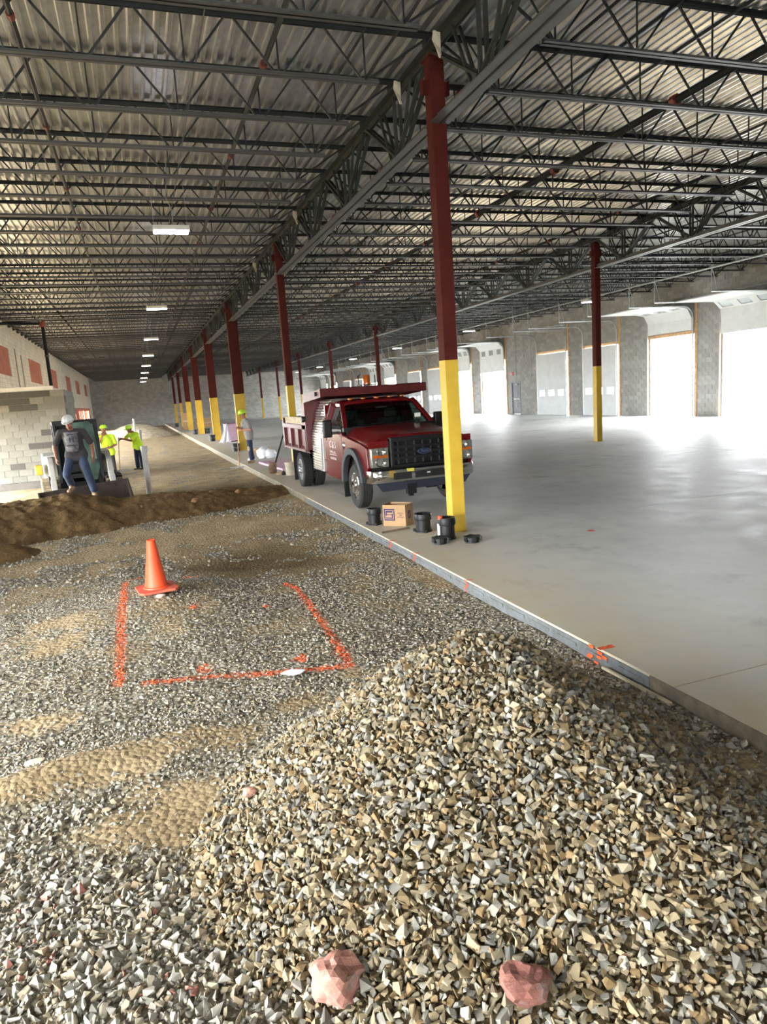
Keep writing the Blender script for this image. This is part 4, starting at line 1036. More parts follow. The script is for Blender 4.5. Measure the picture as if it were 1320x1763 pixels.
# hood
rows = []
for y, zt, wd, f in ((.10, 1.235, .56, 0), (.14, 1.30, .60, .02), (.3, 1.335, .66, .04), (.8, 1.375, .74, .05), (1.45, 1.42, .80, .05), (1.62, 1.43, .82, .05)):
    R_ = [(-.965, y+.02, .95), (-.965, y+.02, zt-.22), (-.94, y+.01, zt-.14), (-.87, y+.0, zt-.085), (-wd-.02, y, zt-.06), (-wd+.05, y, zt), (-.3, y, zt+.03-f*.2), (0, y, zt+.035-f*.2)]
    rows.append(R_+[(-x, yy, z) for x, yy, z in R_[-2::-1]])
hood = loft(rows).build('hood', m_tred, tr, True)
MB().grid([[(x, .11, z) for x in (-.965, .965)] for z in (.8, 1.24)]).build('front_shell', m_tred, tr)
# side panels with the wheel arch cut out
def arch(cy, cz_, r, a0, a1, n=12): return [(cy+r*math.cos(a0+(a1-a0)*k/n), cz_+r*math.sin(a0+(a1-a0)*k/n)) for k in range(n+1)]
fen = [(.12, .80), (.30, .62)]+arch(.98, .44, .56, math.radians(165), math.radians(10))+[(1.56, .5), (1.62, .5), (1.62, 1.34), (1.2, 1.27), (.5, 1.2), (.16, 1.14)]
for s in (-1, 1):
    MB().prism(fen, 'X', s*.93, s*HW).build('fender', m_tred, tr, bevel=.012)
    door = [(1.64, .5), (1.70, .44), (2.85, .44), (2.93, .55), (2.93, 1.36), (1.64, 1.36)]
    dr = MB().prism(door, 'X', s*.93, s*1.0).build('door', m_tred, tr, bevel=.018)
    MB().box(s*1.0-.012, 2.72, 1.17, s*1.0+.012, 2.88, 1.22).build('handle', m_tred, dr, bevel=.006)
    MB().prism([(1.66, .70), (2.91, .72), (2.91, .79), (1.66, .77)], 'X', s*.99, s*1.014).build('body_crease', m_tred, dr)
    MB().box(s*.9, 2.93, .46, s*.985, 3.05, 1.36).build('cab_corner', m_tred, tr, bevel=.015)
    # flare
    o_, i_ = arch(.98, .44, .67, math.radians(172), math.radians(0), 14), arch(.98, .44, .55, math.radians(172), math.radians(0), 14)
    MB().prism(o_+i_[::-1], 'X', s*.95, s*1.05).build('wheel_flare', m_flare, tr, bevel=.012)
    MB().prism(arch(.98, .44, .56, 0, math.pi, 14), 'X', s*.55, s*.62).build('wheel_well', m_blk, tr)
    MB().box(s*.66, 1.55, .14, s*1.03, 1.57, .75).build('mud_flap', m_blk, tr)
# cab greenhouse
yb, yf, yt0, yt1 = 3.02, 1.62, 2.28, 2.98; zb, zt = 1.36, 1.90; wb_, wt = .93, .74
for s in (-1, 1):
    MB().bar((s*.90, yf, zb+.04), (s*(wt+.01), yt0, zt), .075, .09, (1, 0, 0)).build('windscreen_pillar', m_tred, tr, bevel=.015)
    MB().bar((s*wb_, yb-.14, zb-.02), (s*wt, yt1-.16, zt), .10, .22, (1, 0, 0)).build('rear_pillar', m_tred, tr, bevel=.012)
    MB().bar((s*.935, yf+.1, zb+.03), (s*.935, yb-.18, zb+.01), .05, .06).build('window_sill', m_blk, tr)
    MB().bar((s*(wt+.02), yt0+.02, zt-.03), (s*(wt+.02), yt1-.15, zt-.03), .07, .07).build('roof_rail', m_tred, tr, bevel=.01)
    MB().add([(s*.925, yf+.12, zb+.04), (s*.925, yb-.22, zb+.03), (s*.75, yt1-.25, zt-.05), (s*.755, yt0+.06, zt-.05)], [(0, 1, 2, 3)]).build('side_window', m_glassd, tr)
MB().bar((-.95, 1.63, 1.41), (.95, 1.63, 1.41), .10, .07).build('cowl', m_blk, tr)
rows = []
for y, z, w_ in ((yt0-.06, zt-.02, .70), (yt0, zt+.025, .715), (2.6, zt+.055, .73), (yt1-.05, zt+.04, .72), (yt1+.02, zt-.03, .70)):
    R_ = [(-w_-.035, y, z-.07), (-w_, y, z-.015), (-w_+.1, y, z+.01), (0, y, z+.025)]
    rows.append(R_+[(-x, yy, zz) for x, yy, zz in R_[-2::-1]])
rf = loft(rows).build('roof', m_tred, tr, True); rf.modifiers.new('s', 'SOLIDIFY').thickness = .03
MB().add([(-.87, yf+.03, zb+.07), (.87, yf+.03, zb+.07), (.71, yt0-.03, zt-.02), (-.71, yt0-.03, zt-.02)], [(0, 1, 2, 3)]).build('windscreen', m_glassd, tr)
MB().bar((-.9, yf-.03, zb+.07), (.9, yf-.03, zb+.07), .03, .035).bar((-.78, yf-.0, zb+.09), (-.1, yf+.06, zb+.13), .02, .015).bar((0, yf-.0, zb+.09), (.65, yf+.06, zb+.13), .02, .015).build('wiper', m_blk, tr)
for x in (-.55, -.28, 0, .28, .55): MB().ball((x, yt0+.06, zt+.075), (.055, .05, .025)).build('clearance_lamp', m_amber, tr, True)
MB().box(-.92, yb-.02, .5, .92, yb+.02, 1.88).build('cab_back', m_tred, tr)
MB().box(-.9, 1.55, .7, .9, 1.9, 1.38).build('dashboard', m_blk, tr)
MB().box(-.9, .2, .5, .9, 1.5, 1.15).build('engine_block', m_blk, tr)
for x in (-.42, .42): MB().box(x-.26, 2.35, .7, x+.26, 2.75, 1.05).box(x-.25, 2.65, 1.0, x+.25, 2.85, 1.55).box(x-.13, 2.68, 1.56, x+.13, 2.8, 1.75).build('seat', m_seat, tr, bevel=.04)
MB().lathe([(.18+.015*math.cos(a), .015*math.sin(a)) for a in [k*math.pi/3 for k in range(6)]], 18, 'Y', (.42, 2.02, 1.42), True).build('steering_wheel', m_blk, tr, True)
MB().box(.60, 1.80, 1.42, .72, 1.82, 1.62).build('permit_card', m_white, tr)
MB().box(-.1, 2.1, 1.72, .12, 2.13, 1.79).build('rear_view_mirror', m_blk, tr)
# grille
g = MB(); g.box(-.61, -.01, .78, -.545, .12, 1.29).box(.545, -.01, .78, .61, .12, 1.29).box(-.61, -.02, 1.215, .61, .12, 1.295).box(-.61, -.01, .78, .61, .12, .83)
gr = g.build('grille_frame', m_blk, tr, bevel=.015)
MB().box(-.56, .10, .8, .56, .13, 1.25).build('grille_back', m_dark, gr)
for z in (.935, 1.025, 1.12): MB().box(-.55, .0, z-.02, .55, .05, z+.02).build('grille_bar', m_blk, gr)
for k in range(7): x = -.46+k*.92/6; MB().box(x-.006, .012, .82, x+.006, .06, 1.22).build('grille_rib', m_flare, gr)
em = MB().lathe([(0, -.03), (.105, -.03), (.115, -.02), (.118, 0)], 26, 'Y').build('emblem', mat('emblem_blue', (22, 32, 74), .3), gr, True); em.location = (0, -.005, 1.025); em.scale = (1.08, 1, .42)
rm = MB().lathe([(.108+.008*math.cos(a), .008*math.sin(a)) for a in [k*math.pi/3 for k in range(6)]], 30, 'Y', close=True).build('emblem_rim', m_chrome, gr, True); rm.location = (0, -.035, 1.025); rm.scale = (1.08, 1, .42)
text_obj('emblem_lettering', 'Ford', .07, m_chrome, gr, (0, -.037, 1.026), (R90, 0, 0), .002, .35)
for s in (-1, 1):
    h = MB().box(s*.635 if s > 0 else -.955, .03, .80, .955 if s > 0 else -.635, .14, 1.135).build('headlamp', m_lens, tr, bevel=.02)
    lo, hi = (.66, .92) if s > 0 else (-.92, -.66)
    MB().box(lo, .018, .965, hi, .03, 1.015).build('amber_indicator', m_amber, h)
    MB().lathe([(.085, -.01), (.07, .0), (.05, .012), (0, .014)], 18, 'Y', (s*.79, .022, .885)).build('lamp_bowl', m_chrome, h, True)
    MB().lathe([(.07, -.01), (.05, .006), (0, .008)], 18, 'Y', (s*.77, .022, 1.07)).build('lamp_bowl', m_chrome, h, True)
# bumper
bp = MB(); prof_ = [(-.03, .74), (-.045, .70), (-.05, .62), (-.035, .56), (.0, .53)]
bp.grid([[(x, y+cv, z) for y, z in prof_] for x, cv in ((-1.0, .26), (-.98, .12), (-.92, .04), (-.8, 0), (.8, 0), (.92, .04), (.98, .12), (1.0, .26))])
bp.grid([[(x, -.03+cv, .74), (x, .12+cv, .745)] for x, cv in ((-1.0, .2), (-.92, .04), (-.8, 0), (.8, 0), (.92, .04), (1.0, .2))])
bm_ = bp.build('bumper', m_chrome, tr, True, fix=False)
for x0, x1 in ((-.60, -.26), (-.2, .42), (.48, .72)): MB().box(x0, -.056, .575, x1, -.03, .69).build('bumper_slot', m_dark, bm_, bevel=.015)
MB().box(.02, -.06, .64, .08, -.055, .665).build('white_sticker', m_white, bm_)
MB().box(-.34, -.06, .70, -.22, -.02, .75).build('yellow_tag', mat('yellow_rag', (190, 180, 60), .7), bm_)
MB().prism([(-.88, .53), (.88, .53), (.78, .40), (-.78, .38)], 'Y', .02, .08).build('valance', m_navy, tr)
MB().box(-.33, .0, .30, -.17, .12, .48).box(-.3, .02, .26, -.22, .1, .3).tube([(.26, .05, .40), (.26, .05, .33), (.31, .05, .32), (.33, .05, .38)], .014, 6).build('tow_hook', m_blk, tr)
# mirrors
for s in (-1, 1):
    MB().box(s*1.08-(.0 if s > 0 else .18), 1.92, 1.27, s*1.08+(.18 if s > 0 else 0), 2.02, 1.61).build('mirror_head', m_blk, tr, bevel=.03)
    MB().bar((s*.92, 1.95, 1.45), (s*1.12, 1.97, 1.49), .04, .05).bar((s*.92, 1.95, 1.36), (s*1.12, 1.97, 1.34), .04, .05).build('mirror_arm', m_blk, tr)
# door lettering on the side facing the gravel
for s_, sz, z, y in (('C & S', .20, 1.10, 2.3), ('PAVING, INC.', .075, .955, 2.3), ('EXCAVATING', .07, .83, 2.3)):
    text_obj('door_lettering', s_, sz, m_letter, tr, (-1.003, y, z), (R90, 0, -R90), .002, .25 if sz > .1 else 0)
MB().bar((-1.004, 2.55, .905), (-1.004, 2.05, .905), .012, .004, (1, 0, 0)).build('door_lettering', m_letter, tr)
MB().lathe([(0, -.012), (.06, -.012), (.075, 0)], 16, 'X', (-.992, 1.52, 1.12)).build('fender_badge', m_chrome, tr, True)
# chassis
MB().box(-.45, .4, .45, -.36, 6.3, .62).box(.36, .4, .45, .45, 6.3, .62).box(-.5, .9, .35, .5, 1.06, .48).box(-.6, 4.85, .33, .6, 5.05, .47).box(-.2, 4.78, .26, .2, 5.12, .56).build('chassis_frame', m_blk, tr)
MB().box(-.85, 3.0, .36, -.5, 3.4, .62).tube([(-.72, 3.3, .40), (-.72, 4.2, .42)], .05).box(.5, 2.6, .38, .85, 3.6, .64).build('under_tank', m_blk, tr)
# wheels
def wheel(x, y, outer, front):
    R_, W_ = .405, .235; s = outer
    t_ = MB(); P = [(.245, -W_/2+.02), (.30, -W_/2), (.37, -W_/2+.005), (.395, -W_/2+.03)]
    for q in (-.066, -.022, .022, .066): P += [(.405, q-.014), (.405, q+.012), (.392, q+.014), (.392, q+.020)] if front else [(.405, q-.018), (.405, q+.018)]
    P += [(.395, W_/2-.03), (.37, W_/2-.005), (.30, W_/2), (.245, W_/2-.02)]
    t_.lathe(P, 40, 'X', (x, y, R_))
    ty = t_.build('tyre', m_rubber, tr, True)
    if not front:
        b_ = MB()
        for k in range(44):
            a = 2*math.pi*k/44
            for q in (-.08, -.03, .02, .07): b_.bar((x+q-.018, y+.406*math.cos(a+q), R_+.406*math.sin(a+q)), (x+q+.022, y+.406*math.cos(a+q+.04), R_+.406*math.sin(a+q+.04)), .03, .014, (0, math.cos(a), math.sin(a)))
        b_.build('tread_block', m_rubber, ty)
    xo = x+s*W_/2
    rim = MB().lathe([(.25, xo-s*.015), (.235, xo-s*.01), (.22, xo-s*.05), (.20, xo-s*(.06 if front else .13)), (.16, xo-s*(.02 if front else .14)), (.10, xo+s*(.01 if front else -.13)), (.075, xo+s*(.03 if front else -.10)), (.07, xo+s*(.06 if front else -.02)), (0, xo+s*(.065 if front else -.02))], 28, 'X', (0, y, R_)).build('rim', m_chrome if front else m_galv, tr, True)
    lg_ = MB()
    for k in range(10):
        a = k*math.pi/5; lg_.tube([(xo-s*.03, y+.125*math.cos(a), R_+.125*math.sin(a)), (xo+s*.025, y+.125*math.cos(a), R_+.125*math.sin(a))], .014, 6)
    lg_.build('lug_nut', m_chrome, rim)
    if front:
        hl = MB()
        for k in range(6): a = k*math.pi/3+.3; hl.lathe([(0, xo-s*.028), (.02, xo-s*.03)], 8, 'X', (0, y+.18*math.cos(a), R_+.18*math.sin(a)))
        hl.build('hand_hole', m_dark, rim)
for s in (-1, 1):
    wheel(s*.88, .98, s, True); wheel(s*1.0, 4.98, s, False); wheel(s*.71, 4.98, s, False)
    MB().box(s*.62, 5.55, .1, s*1.14, 5.57, .86).build('mud_flap', m_blk, tr)
# aluminium tool box behind the cab
m_rib = m_alu
P = [(-1.02, .50), (-1.0, 1.24), (-.87, 1.74), (-.74, 2.0), (.74, 2.0), (.87, 1.74), (1.0, 1.24), (1.02, .50)]
bxo = MB().prism(P, 'Y', 3.08, 3.92).build('tool_box', m_alu, tr, bevel=.01)
def xat(z):
    for (x0, z0), (x1, z1) in zip(P[:3], P[1:4]):
        if z0 <= z <= z1: return x0+(x1-x0)*(z-z0)/(z1-z0)
for k in range(27):
    z = .53+k*.0545
    if z < 1.97: x = xat(z); MB().bar((x-.012, 3.10, z), (x-.012, 3.90, z), .03, .026).build('ribbed_slat', m_rib, bxo)
MB().bar((-1.035, 3.1, .55), (-1.02, 3.1, 1.2), .03, .03).bar((-1.03, 3.72, .9), (-1.03, 3.72, 1.02), .04, .08).build('box_latch', m_galv, bxo)
# dump body
BX, Y1, Y2 = 1.13, 3.98, 6.55; Zf, Zr = .86, 1.38
db = MB().box(-BX+.05, Y1, Zf-.02, BX-.05, Y2, Zf+.05).build('bed_floor', m_bred, tr)
MB().box(-BX, Y1, Zf, BX, Y1+.05, 2.14).build('headboard', m_bred, tr)
for s in (-1, 1):
    sd_ = MB().box(s*(BX-.10), Y1+.05, Zf, s*(BX-.06), Y2, Zr).build('bed_side', m_bred, tr)
    MB().box(s*(BX-.12), Y1+.05, Zr-.02, s*BX, Y2, Zr+.09).build('top_rail', m_bred, sd_, bevel=.01)
    MB().prism([(s*(BX-.08), Zf), (s*BX, Zf), (s*BX, Zf+.05), (s*(BX-.07), Zf+.12)], 'Y', Y1+.05, Y2).build('bottom_rail', m_bred, sd_)
    for k in range(4): y = Y1+.08+k*(Y2-Y1-.16)/3; MB().box(s*(BX-.08), y-.035, Zf+.04, s*BX, y+.035, Zr).build('side_post', m_bred, sd_)
    MB().box(s*(BX-.09), Y1+.42, Zr+.09, s*(BX-.05), Y2-.12, Zr+.25).build('sideboard', m_wood, tr)
    MB().prism([(Y1+.05, Zf), (Y1+.18, Zf), (Y1+.42, Zr+.09), (Y1+.30, 1.85), (Y1+.05, 2.02)] if True else [], 'X', s*(BX-.02), s*BX).build('headboard_gusset', m_bred, tr)
MB().box(-BX+.02, Y2, Zf-.03, BX-.02, Y2+.06, Zr+.22).build('tailgate', m_bred, tr)
for s in (-1, 1): MB().tube([(s*(BX-.02), Y2+.08, Zr+.15), (s*(BX-.02), Y2+.09, .95)], .012, 5).build('tailgate_chain', m_galv, tr)
# cab shield
sh = MB().prism([(Y1+.02, 2.0), (Y1+.02, 2.10), (2.45, 2.22), (2.40, 2.20), (2.42, 2.06), (2.46, 2.05), (2.5, 2.12)], 'X', -BX, BX).build('cab_shield', m_bred, tr)
for s in (-1, 1):
    MB().prism([(Y1+.05, 1.95), (2.55, 2.04), (2.42, 2.05), (2.42, 2.21), (Y1+.05, 2.14)], 'X', s*(BX-.02), s*(BX+.01)).build('shield_cheek', m_bred, tr)
    MB().lathe([(0, -.03), (.06, -.03), (.07, 0), (.06, .06), (0, .06)], 16, 'X', (s*(BX+.06), 3.95, 1.60)).tube([(s*BX, 3.98, 1.6), (s*(BX+.06), 3.95, 1.6)], .02).build('marker_lamp', m_blk, tr, True)
    MB().lathe([(0, -.02), (.04, -.02), (.045, .04), (0, .04)], 14, 'X', (s*(BX+.03), 2.75, 2.12)).build('shield_lamp', m_blk, tr, True)
bc = MB().box(-.20, 2.75, 2.235, .18, 2.95, 2.25).bar((-.19, 2.85, 2.2), (-.19, 2.85, 2.44), .02, .02).bar((.17, 2.85, 2.2), (.17, 2.85, 2.44), .02, .02).bar((-.21, 2.85, 2.4), (-.15, 2.85, 2.46), .02, .02).build('beacon_guard', m_blk, tr)
MB().lathe([(.085, 2.25), (.085, 2.28), (.075, 2.285), (.068, 2.43), (.055, 2.445), (0, 2.447)], 20, c=(-.01, 2.85, 0)).build('amber_beacon', m_amber, tr, True)

# ---------------------------------------------------------------- compact track loader
ld = thing('track_loader', 'white compact track loader with open glass cab door and dark bucket', 'loader', (-1.50, 18.4, -.18), math.radians(8))
m_lwhite = mat('loader_white', (186, 184, 176), .4, 0, .08, 4); m_lblk = mat('loader_black', (22, 22, 23), .5, 0, .15); m_rust = mat('worn_bucket_steel', (58, 46, 39), .6, .2, .3, 6, c2=(40, 34, 30))
m_track = mat('tan_track_rubber', (150, 136, 108), .9, 0, .25, 14)
m_gglass = glass('green_tinted_glass', (150, 196, 176), .30)
for s in (-1, 1):
    x0, x1 = (s*.50, s*.90); tp = [(-.62, .05), (-.76, .16), (-.76, .28), (-.55, .62), (-.4, .70), (1.05, .66), (1.25, .5), (1.2, .2), (1.0, .03)]
    tk = MB().prism(tp, 'X', x0, x1).build('track', m_track, ld, bevel=.02)
    for (ya, za), (yb_, zb_) in zip(tp, tp[1:]+tp[:1]):
        n_ = max(1, int(math.hypot(yb_-ya, zb_-za)/.095)); nv = Vector((0, zb_-za, -(yb_-ya))).normalized()*-.018
        for k in range(n_):
            f_ = (k+.5)/n_; y_, z_ = ya+(yb_-ya)*f_, za+(zb_-za)*f_
            MB().bar((x0+s*.02, y_+nv.y, z_+nv.z), (x0+s*.17, y_+nv.y, z_+nv.z), .045, .03, (0, nv.y, nv.z)).bar((x0+s*.23, y_+nv.y, z_+nv.z), (x1-s*.02, y_+nv.y, z_+nv.z), .045, .03, (0, nv.y, nv.z)).build('track_lug', m_track if s < 0 else m_lblk, tk)  # tan lugs on the left track, black on the right
MB().prism([(-.45, .30), (-.35, .62), (1.35, .72), (1.35, .25)], 'X', -.50, .50).build('chassis', m_lblk, ld)
MB().prism([(.75, .70), (.75, 1.25), (1.45, 1.3), (1.5, .5), (1.2, .4)], 'X', -.8, .8).build('engine_cover', m_lwhite, ld, bevel=.04)
# cab: posts, roof, back, side screens
cabf = MB()
for x in (-.46, .46):
    cabf.bar((x, -.38, .62), (x, -.15, 2.02), .07, .07).bar((x, .78, .7), (x, .78, 2.0), .07, .07).bar((x, -.15, 2.02), (x, .8, 2.04), .07, .06).bar((x, -.38, .64), (x, .8, .72), .07, .07)
cabf.bar((-.46, -.15, 2.02), (.46, -.15, 2.02), .07, .08).bar((-.46, .78, 2.0), (.46, .78, 2.0), .07, .08)
cabf.build('cab_frame', m_lblk, ld, bevel=.01)
MB().box(-.5, -.2, 2.03, .5, .85, 2.09).build('cab_roof', m_lblk, ld, bevel=.02)
MB().box(-.45, .74, .7, .45, .8, 2.0).build('cab_back', m_lblk, ld)
for x in (-.47, .47): MB().prism([(-.34, .66), (.78, .72), (.78, 1.98), (-.13, 1.98)], 'X', x-.006, x+.006).build('side_window', m_glassd, ld)
MB().box(-.25, .2, .8, .25, .6, 1.05).box(-.24, .52, 1.0, .24, .66, 1.6).build('seat', m_lblk, ld, bevel=.04)
MB().box(-.30, -.15, .70, .30, .2, .80).tube([(-.3, .1, .8), (-.3, .0, 1.2)], .025).tube([(.3, .1, .8), (.3, .0, 1.2)], .025).build('joystick_console', m_lblk, ld)
# open door, hinged on the right post
dn = bpy.data.objects.new('cab_door', None)
door_poly = [(-.50, .08), (-.42, -.0), (-.18, -.02), (-.02, .35), (0, 1.40), (-.10, 1.44), (-.64, 1.42), (-.66, 1.32)]
dm_ = MB().prism(door_poly, 'Y', -.008, .008).build('cab_door', m_paleglass, ld); dm_.location = (.50, -.34, .64); dm_.rotation_euler = (math.radians(-9), 0, math.radians(24))
fr_ = MB()
for (xa, za), (xb, zb_) in zip(door_poly, door_poly[1:]+door_poly[:1]): fr_.bar((xa, 0, za), (xb, 0, zb_), .035, .035, (0, 1, 0))
fr_.build('door_frame', m_lblk, dm_)
MB().tube([(-.12, -.02, .5), (-.12, -.05, .9)], .012, 6).build('door_handle', m_galv, dm_)
for s in (-1, 1):
    ar = MB().prism([(-.98, .26), (-.84, .16), (-.42, .60), (-.05, 1.05), (1.25, 1.0), (1.3, 1.2), (.95, 1.22), (-.15, 1.22), (-.36, 1.10), (-.72, .66)], 'X', s*.58, s*.71).build('lift_arm', m_lwhite, ld, bevel=.02)
    MB().tube([(s*.735, -.52, .72), (s*.70, -.52, .72)], .12, 16).build('arm_pivot', m_lblk, ar, True)
    MB().tube([(s*.64, -.1, .55), (s*.64, -.45, .62)], .04, 8).tube([(s*.40, -.3, .75), (s*.40, -.92, .36)], .045, 8).build('hydraulic_cylinder', m_lblk, ar, True)
    MB().bar((s*.52, -.88, .16), (s*.52, -.88, .55), .12, .10).build('coupler_plate', m_rust, ld)
MB().box(-.42, -.56, .20, .42, -.50, .50).build('front_plate', m_lwhite, ld, bevel=.02)
bk_ = MB().prism([(-.60, .52), (-.66, .54), (-.70, .12), (-1.0, .03), (-1.28, .0), (-1.28, -.02), (-.98, -.0), (-.62, .06), (-.58, .3)], 'X', -.97, .97).build('bucket', m_rust, ld, bevel=.005)
for s in (-1, 1): MB().prism([(-.60, .54), (-.60, .05), (-1.0, -.0), (-1.28, -.02), (-1.05, .28), (-.70, .56)], 'X', s*.95, s*.985).build('bucket_side', m_rust, bk_)
MB().bar((-.97, -1.28, -.005), (.97, -1.28, -.005), .08, .025).bar((-.97, -.64, .53), (.97, -.64, .53), .07, .04).build('cutting_edge', m_rust, bk_)
bk_.rotation_euler = (0, math.radians(-3.5), 0); bk_.location = (0, -.34, .03)
MB().box(-.99, .35, .82, -.82, .75, 1.05).build('yellow_tank', m_yel, ld, bevel=.03)

# ---------------------------------------------------------------- people
m_skin = mat('skin', (176, 124, 96), .6, 0, .08, 9); m_skin2 = mat('tanned_skin', (150, 98, 74), .6, 0, .08, 9)
def blob(name, bones, balls, voxel, mt, parent, it=4, extra=None):
    m = MB()
    for a, b, ra, rb in bones:
        a, b = Vector(a), Vector(b); m.tube([a, a.lerp(b, .33), a.lerp(b, .66), b], [ra, ra+(rb-ra)*.33, ra+(rb-ra)*.66, rb], 12); m.ball(a, ra*.99, 10, 8); m.ball(b, rb*.99, 10, 8)
    for c, r in balls: m.ball(c, r, 14, 10)
    if extra: extra(m)
    o = m.build(name, None, None); md = o.modifiers.new('r', 'REMESH'); md.mode = 'VOXEL'; md.voxel_size = voxel
    sm = o.modifiers.new('s', 'SMOOTH'); sm.iterations = it; sm.factor = .5
    me = bpy.data.meshes.new_from_object(o.evaluated_get(bpy.context.evaluated_depsgraph_get())); bpy.data.objects.remove(o, do_unlink=True)
    me.name = name; return link(name, me, mt, parent, True)
def hand_shape(wrist, d, side, nrm, curl):
    """palm, four unequal fingers and a thumb; d along the hand, side towards the thumb, nrm the palm normal"""
    d = Vector(d).normalized(); nrm = Vector(nrm).normalized(); side = Vector(side); side = (side-d*side.dot(d)).normalized(); nrm = d.cross(side) if d.cross(side).dot(nrm) > 0 else side.cross(d)
    w = Vector(wrist); bones = []
    for k, o in enumerate((.030, .010, -.010, -.029)):
        root = w+d*.088+side*o; bones.append((w+d*.02+side*o*.6, root, .017, .014)); p = root; a = curl*.35
        for L in [(.040, .026, .020), (.045, .030, .021), (.042, .028, .020), (.032, .021, .018)][k]:
            q = p+(d*math.cos(a)+nrm*math.sin(a))*L; bones.append((p, q, .0098, .0088)); p = q; a += curl*.8
    p = w+d*.035+side*.030; q = p+(d*.55+side*.75+nrm*.35*curl).normalized()*.042; bones += [(w+d*.015+side*.012, p, .018, .015), (p, q, .012, .0105), (q, q+(d*.9+side*.25+nrm*.5*curl).normalized()*.034, .0105, .009)]
    return bones
def person(label, loc, J, face, shirt, trouser, hat, boot, skin, hands, sleeve=.55, printed=None, knees=None, belly=0.0):
    t = thing('person', label, 'person', loc)
    V = {k: Vector(v) for k, v in J.items()}
    F = Vector((*face, 0)).normalized() if len(face) == 2 else Vector(face).normalized(); S = Vector((-F.y, F.x, 0)).normalized(); U = S.cross(F)*-1 if S.cross(F).z < 0 else S.cross(F)
    H = V['head']; ch, pe = V['chest'], V['pelvis']
    bones = [(ch+Vector((0, 0, .12)), H-U*.06, .062, .056), (ch, pe, .12, .12)]
    for s in 'RL':
        bones += [(V['sh'+s], V['el'+s], .052, .042), (V['el'+s], V['wr'+s], .042, .030), (V['hip'+s], V['kn'+s], .078, .056), (V['kn'+s], V['an'+s], .055, .040)]
        bones += hand_shape(V['wr'+s], *hands[s])
    balls = [(H+U*.035-F*.008, (.078, .078, .10)), (H-U*.04+F*.022, (.058, .058, .075)), (H+F*.092-U*.008, (.016, .016, .02)), (H+F*.075-U*.055, (.028, .028, .012)), (H+F*.07-U*.095, (.03, .03, .02)), (H+F*.074+U*.032, (.05, .05, .014))]
    for q in (-1, 1): balls.append((H+S*q*.080-F*.005-U*.0, (.016, .016, .030)))
    b = blob('body', bones, balls, .0078, skin, t, 3)
    for q in (-1, 1):
        e = MB().ball(H+F*.078+S*q*.032+U*.012, .0115, 8, 6).build('eye', m_white, t, True); MB().ball(H+F*.086+S*q*.032+U*.012, .006, 6, 5).build('pupil', m_dark, e, True)
    MB().bar(H+F*.083-U*.056-S*.024, H+F*.083-U*.056+S*.024, .008, .008).build('mouth', mat('lips', (120, 70, 62), .6), t)
    # hair below the hat, then the hat
    blob('hair', [], [(H+U*.02-F*.028, (.084, .084, .085))], .012, mat('dark_hair', (52, 42, 36), .9), t, 2)
    hm = MB(); rows = []
    for i in range(7):
        a = i/6*math.pi/2; rows.append([H+U*(.058+.112*math.sin(a))+(F*math.cos(p)*.135+S*math.sin(p)*.115)*max(math.cos(a), .02)**.75 for p in [2*math.pi*k/20 for k in range(21)]])
    hm.grid(rows); brim = []
    for q in (1.0, 1.12): brim.append([H+U*(.058-.012*(q-1)*8)+(F*math.cos(p)*(.135*q+(.05*(q-1)*8 if math.cos(p) > .2 else 0)*math.cos(p))+S*math.sin(p)*.115*q) for p in [2*math.pi*k/20 for k in range(21)]])
    hm.grid(brim); o = hm.build('hard_hat', hat, t, True); o.modifiers.new('s', 'SOLIDIFY').thickness = .006
    ax = (V['shR']-V['shL']); ax.z = 0; ax.normalize()
    sb = [(V['shR'].lerp(V['shL'], .18), V['shR'].lerp(V['shL'], .82), .085, .085), (ch+ax*.085, pe+ax*.075+Vector((0, 0, .03)), .112, .115+belly), (ch-ax*.085, pe-ax*.075+Vector((0, 0, .03)), .112, .115+belly), (pe+ax*.085+Vector((0, 0, .04)), pe+ax*.11-Vector((0, 0, .06)), .128+belly, .136), (pe-ax*.085+Vector((0, 0, .04)), pe-ax*.11-Vector((0, 0, .06)), .128+belly, .136), (pe+ax*.1-Vector((0, 0, .09)), pe-ax*.1-Vector((0, 0, .10)), .132, .132), (ch-Vector((0, 0, .15)), pe, .13, .13)]
    for s in 'RL':
        sb.append((V['sh'+s], V['sh'+s].lerp(V['el'+s], sleeve), .076, .070)); sb.append((V['sh'+s].lerp(V['el'+s], sleeve), V['sh'+s].lerp(V['el'+s], sleeve+.22), .070, .074))
    shb = blob('shirt', sb, [(ch+F*.03, (.15, .13, .16))], .013, shirt, t, 5)
    tb_ = [(pe+ax*.07, pe-ax*.07, .115, .115), (pe+ax*.07+Vector((0, 0, .05)), pe-ax*.07+Vector((0, 0, .05)), .115, .115)]
    for s in 'RL': tb_ += [(V['hip'+s], V['kn'+s], .100, .086), (V['kn'+s], V['an'+s]+Vector((0, 0, .06)), .087, .080)]
    tr_ = blob('trousers', tb_, [], .013, trouser, t, 4)
    for s in 'RL':
        a = V['an'+s]; fd = Vector(J.get('ft'+s, tuple(F.xy)+(0,))); fd = Vector((fd.x, fd.y, fd.z)).normalized()
        blob('boot', [(a+Vector((0, 0, .06)), a-Vector((0, 0, .03)), .064, .060), (a-fd*.05-Vector((0, 0, .045)), a+fd*.15-Vector((0, 0, .055)), .052, .046)], [(a+fd*.15-Vector((0, 0, .05)), (.055, .055, .042))], .011, boot, t, 3)
    if printed: printed(t, ch, F, ax)
    if knees:
        for s in knees: MB().ball(V['kn'+s]+F*.055, (.062, .062, .10)).build('knee_patch', mat('worn_knee', (168, 164, 156), .9), t, True)
    return t
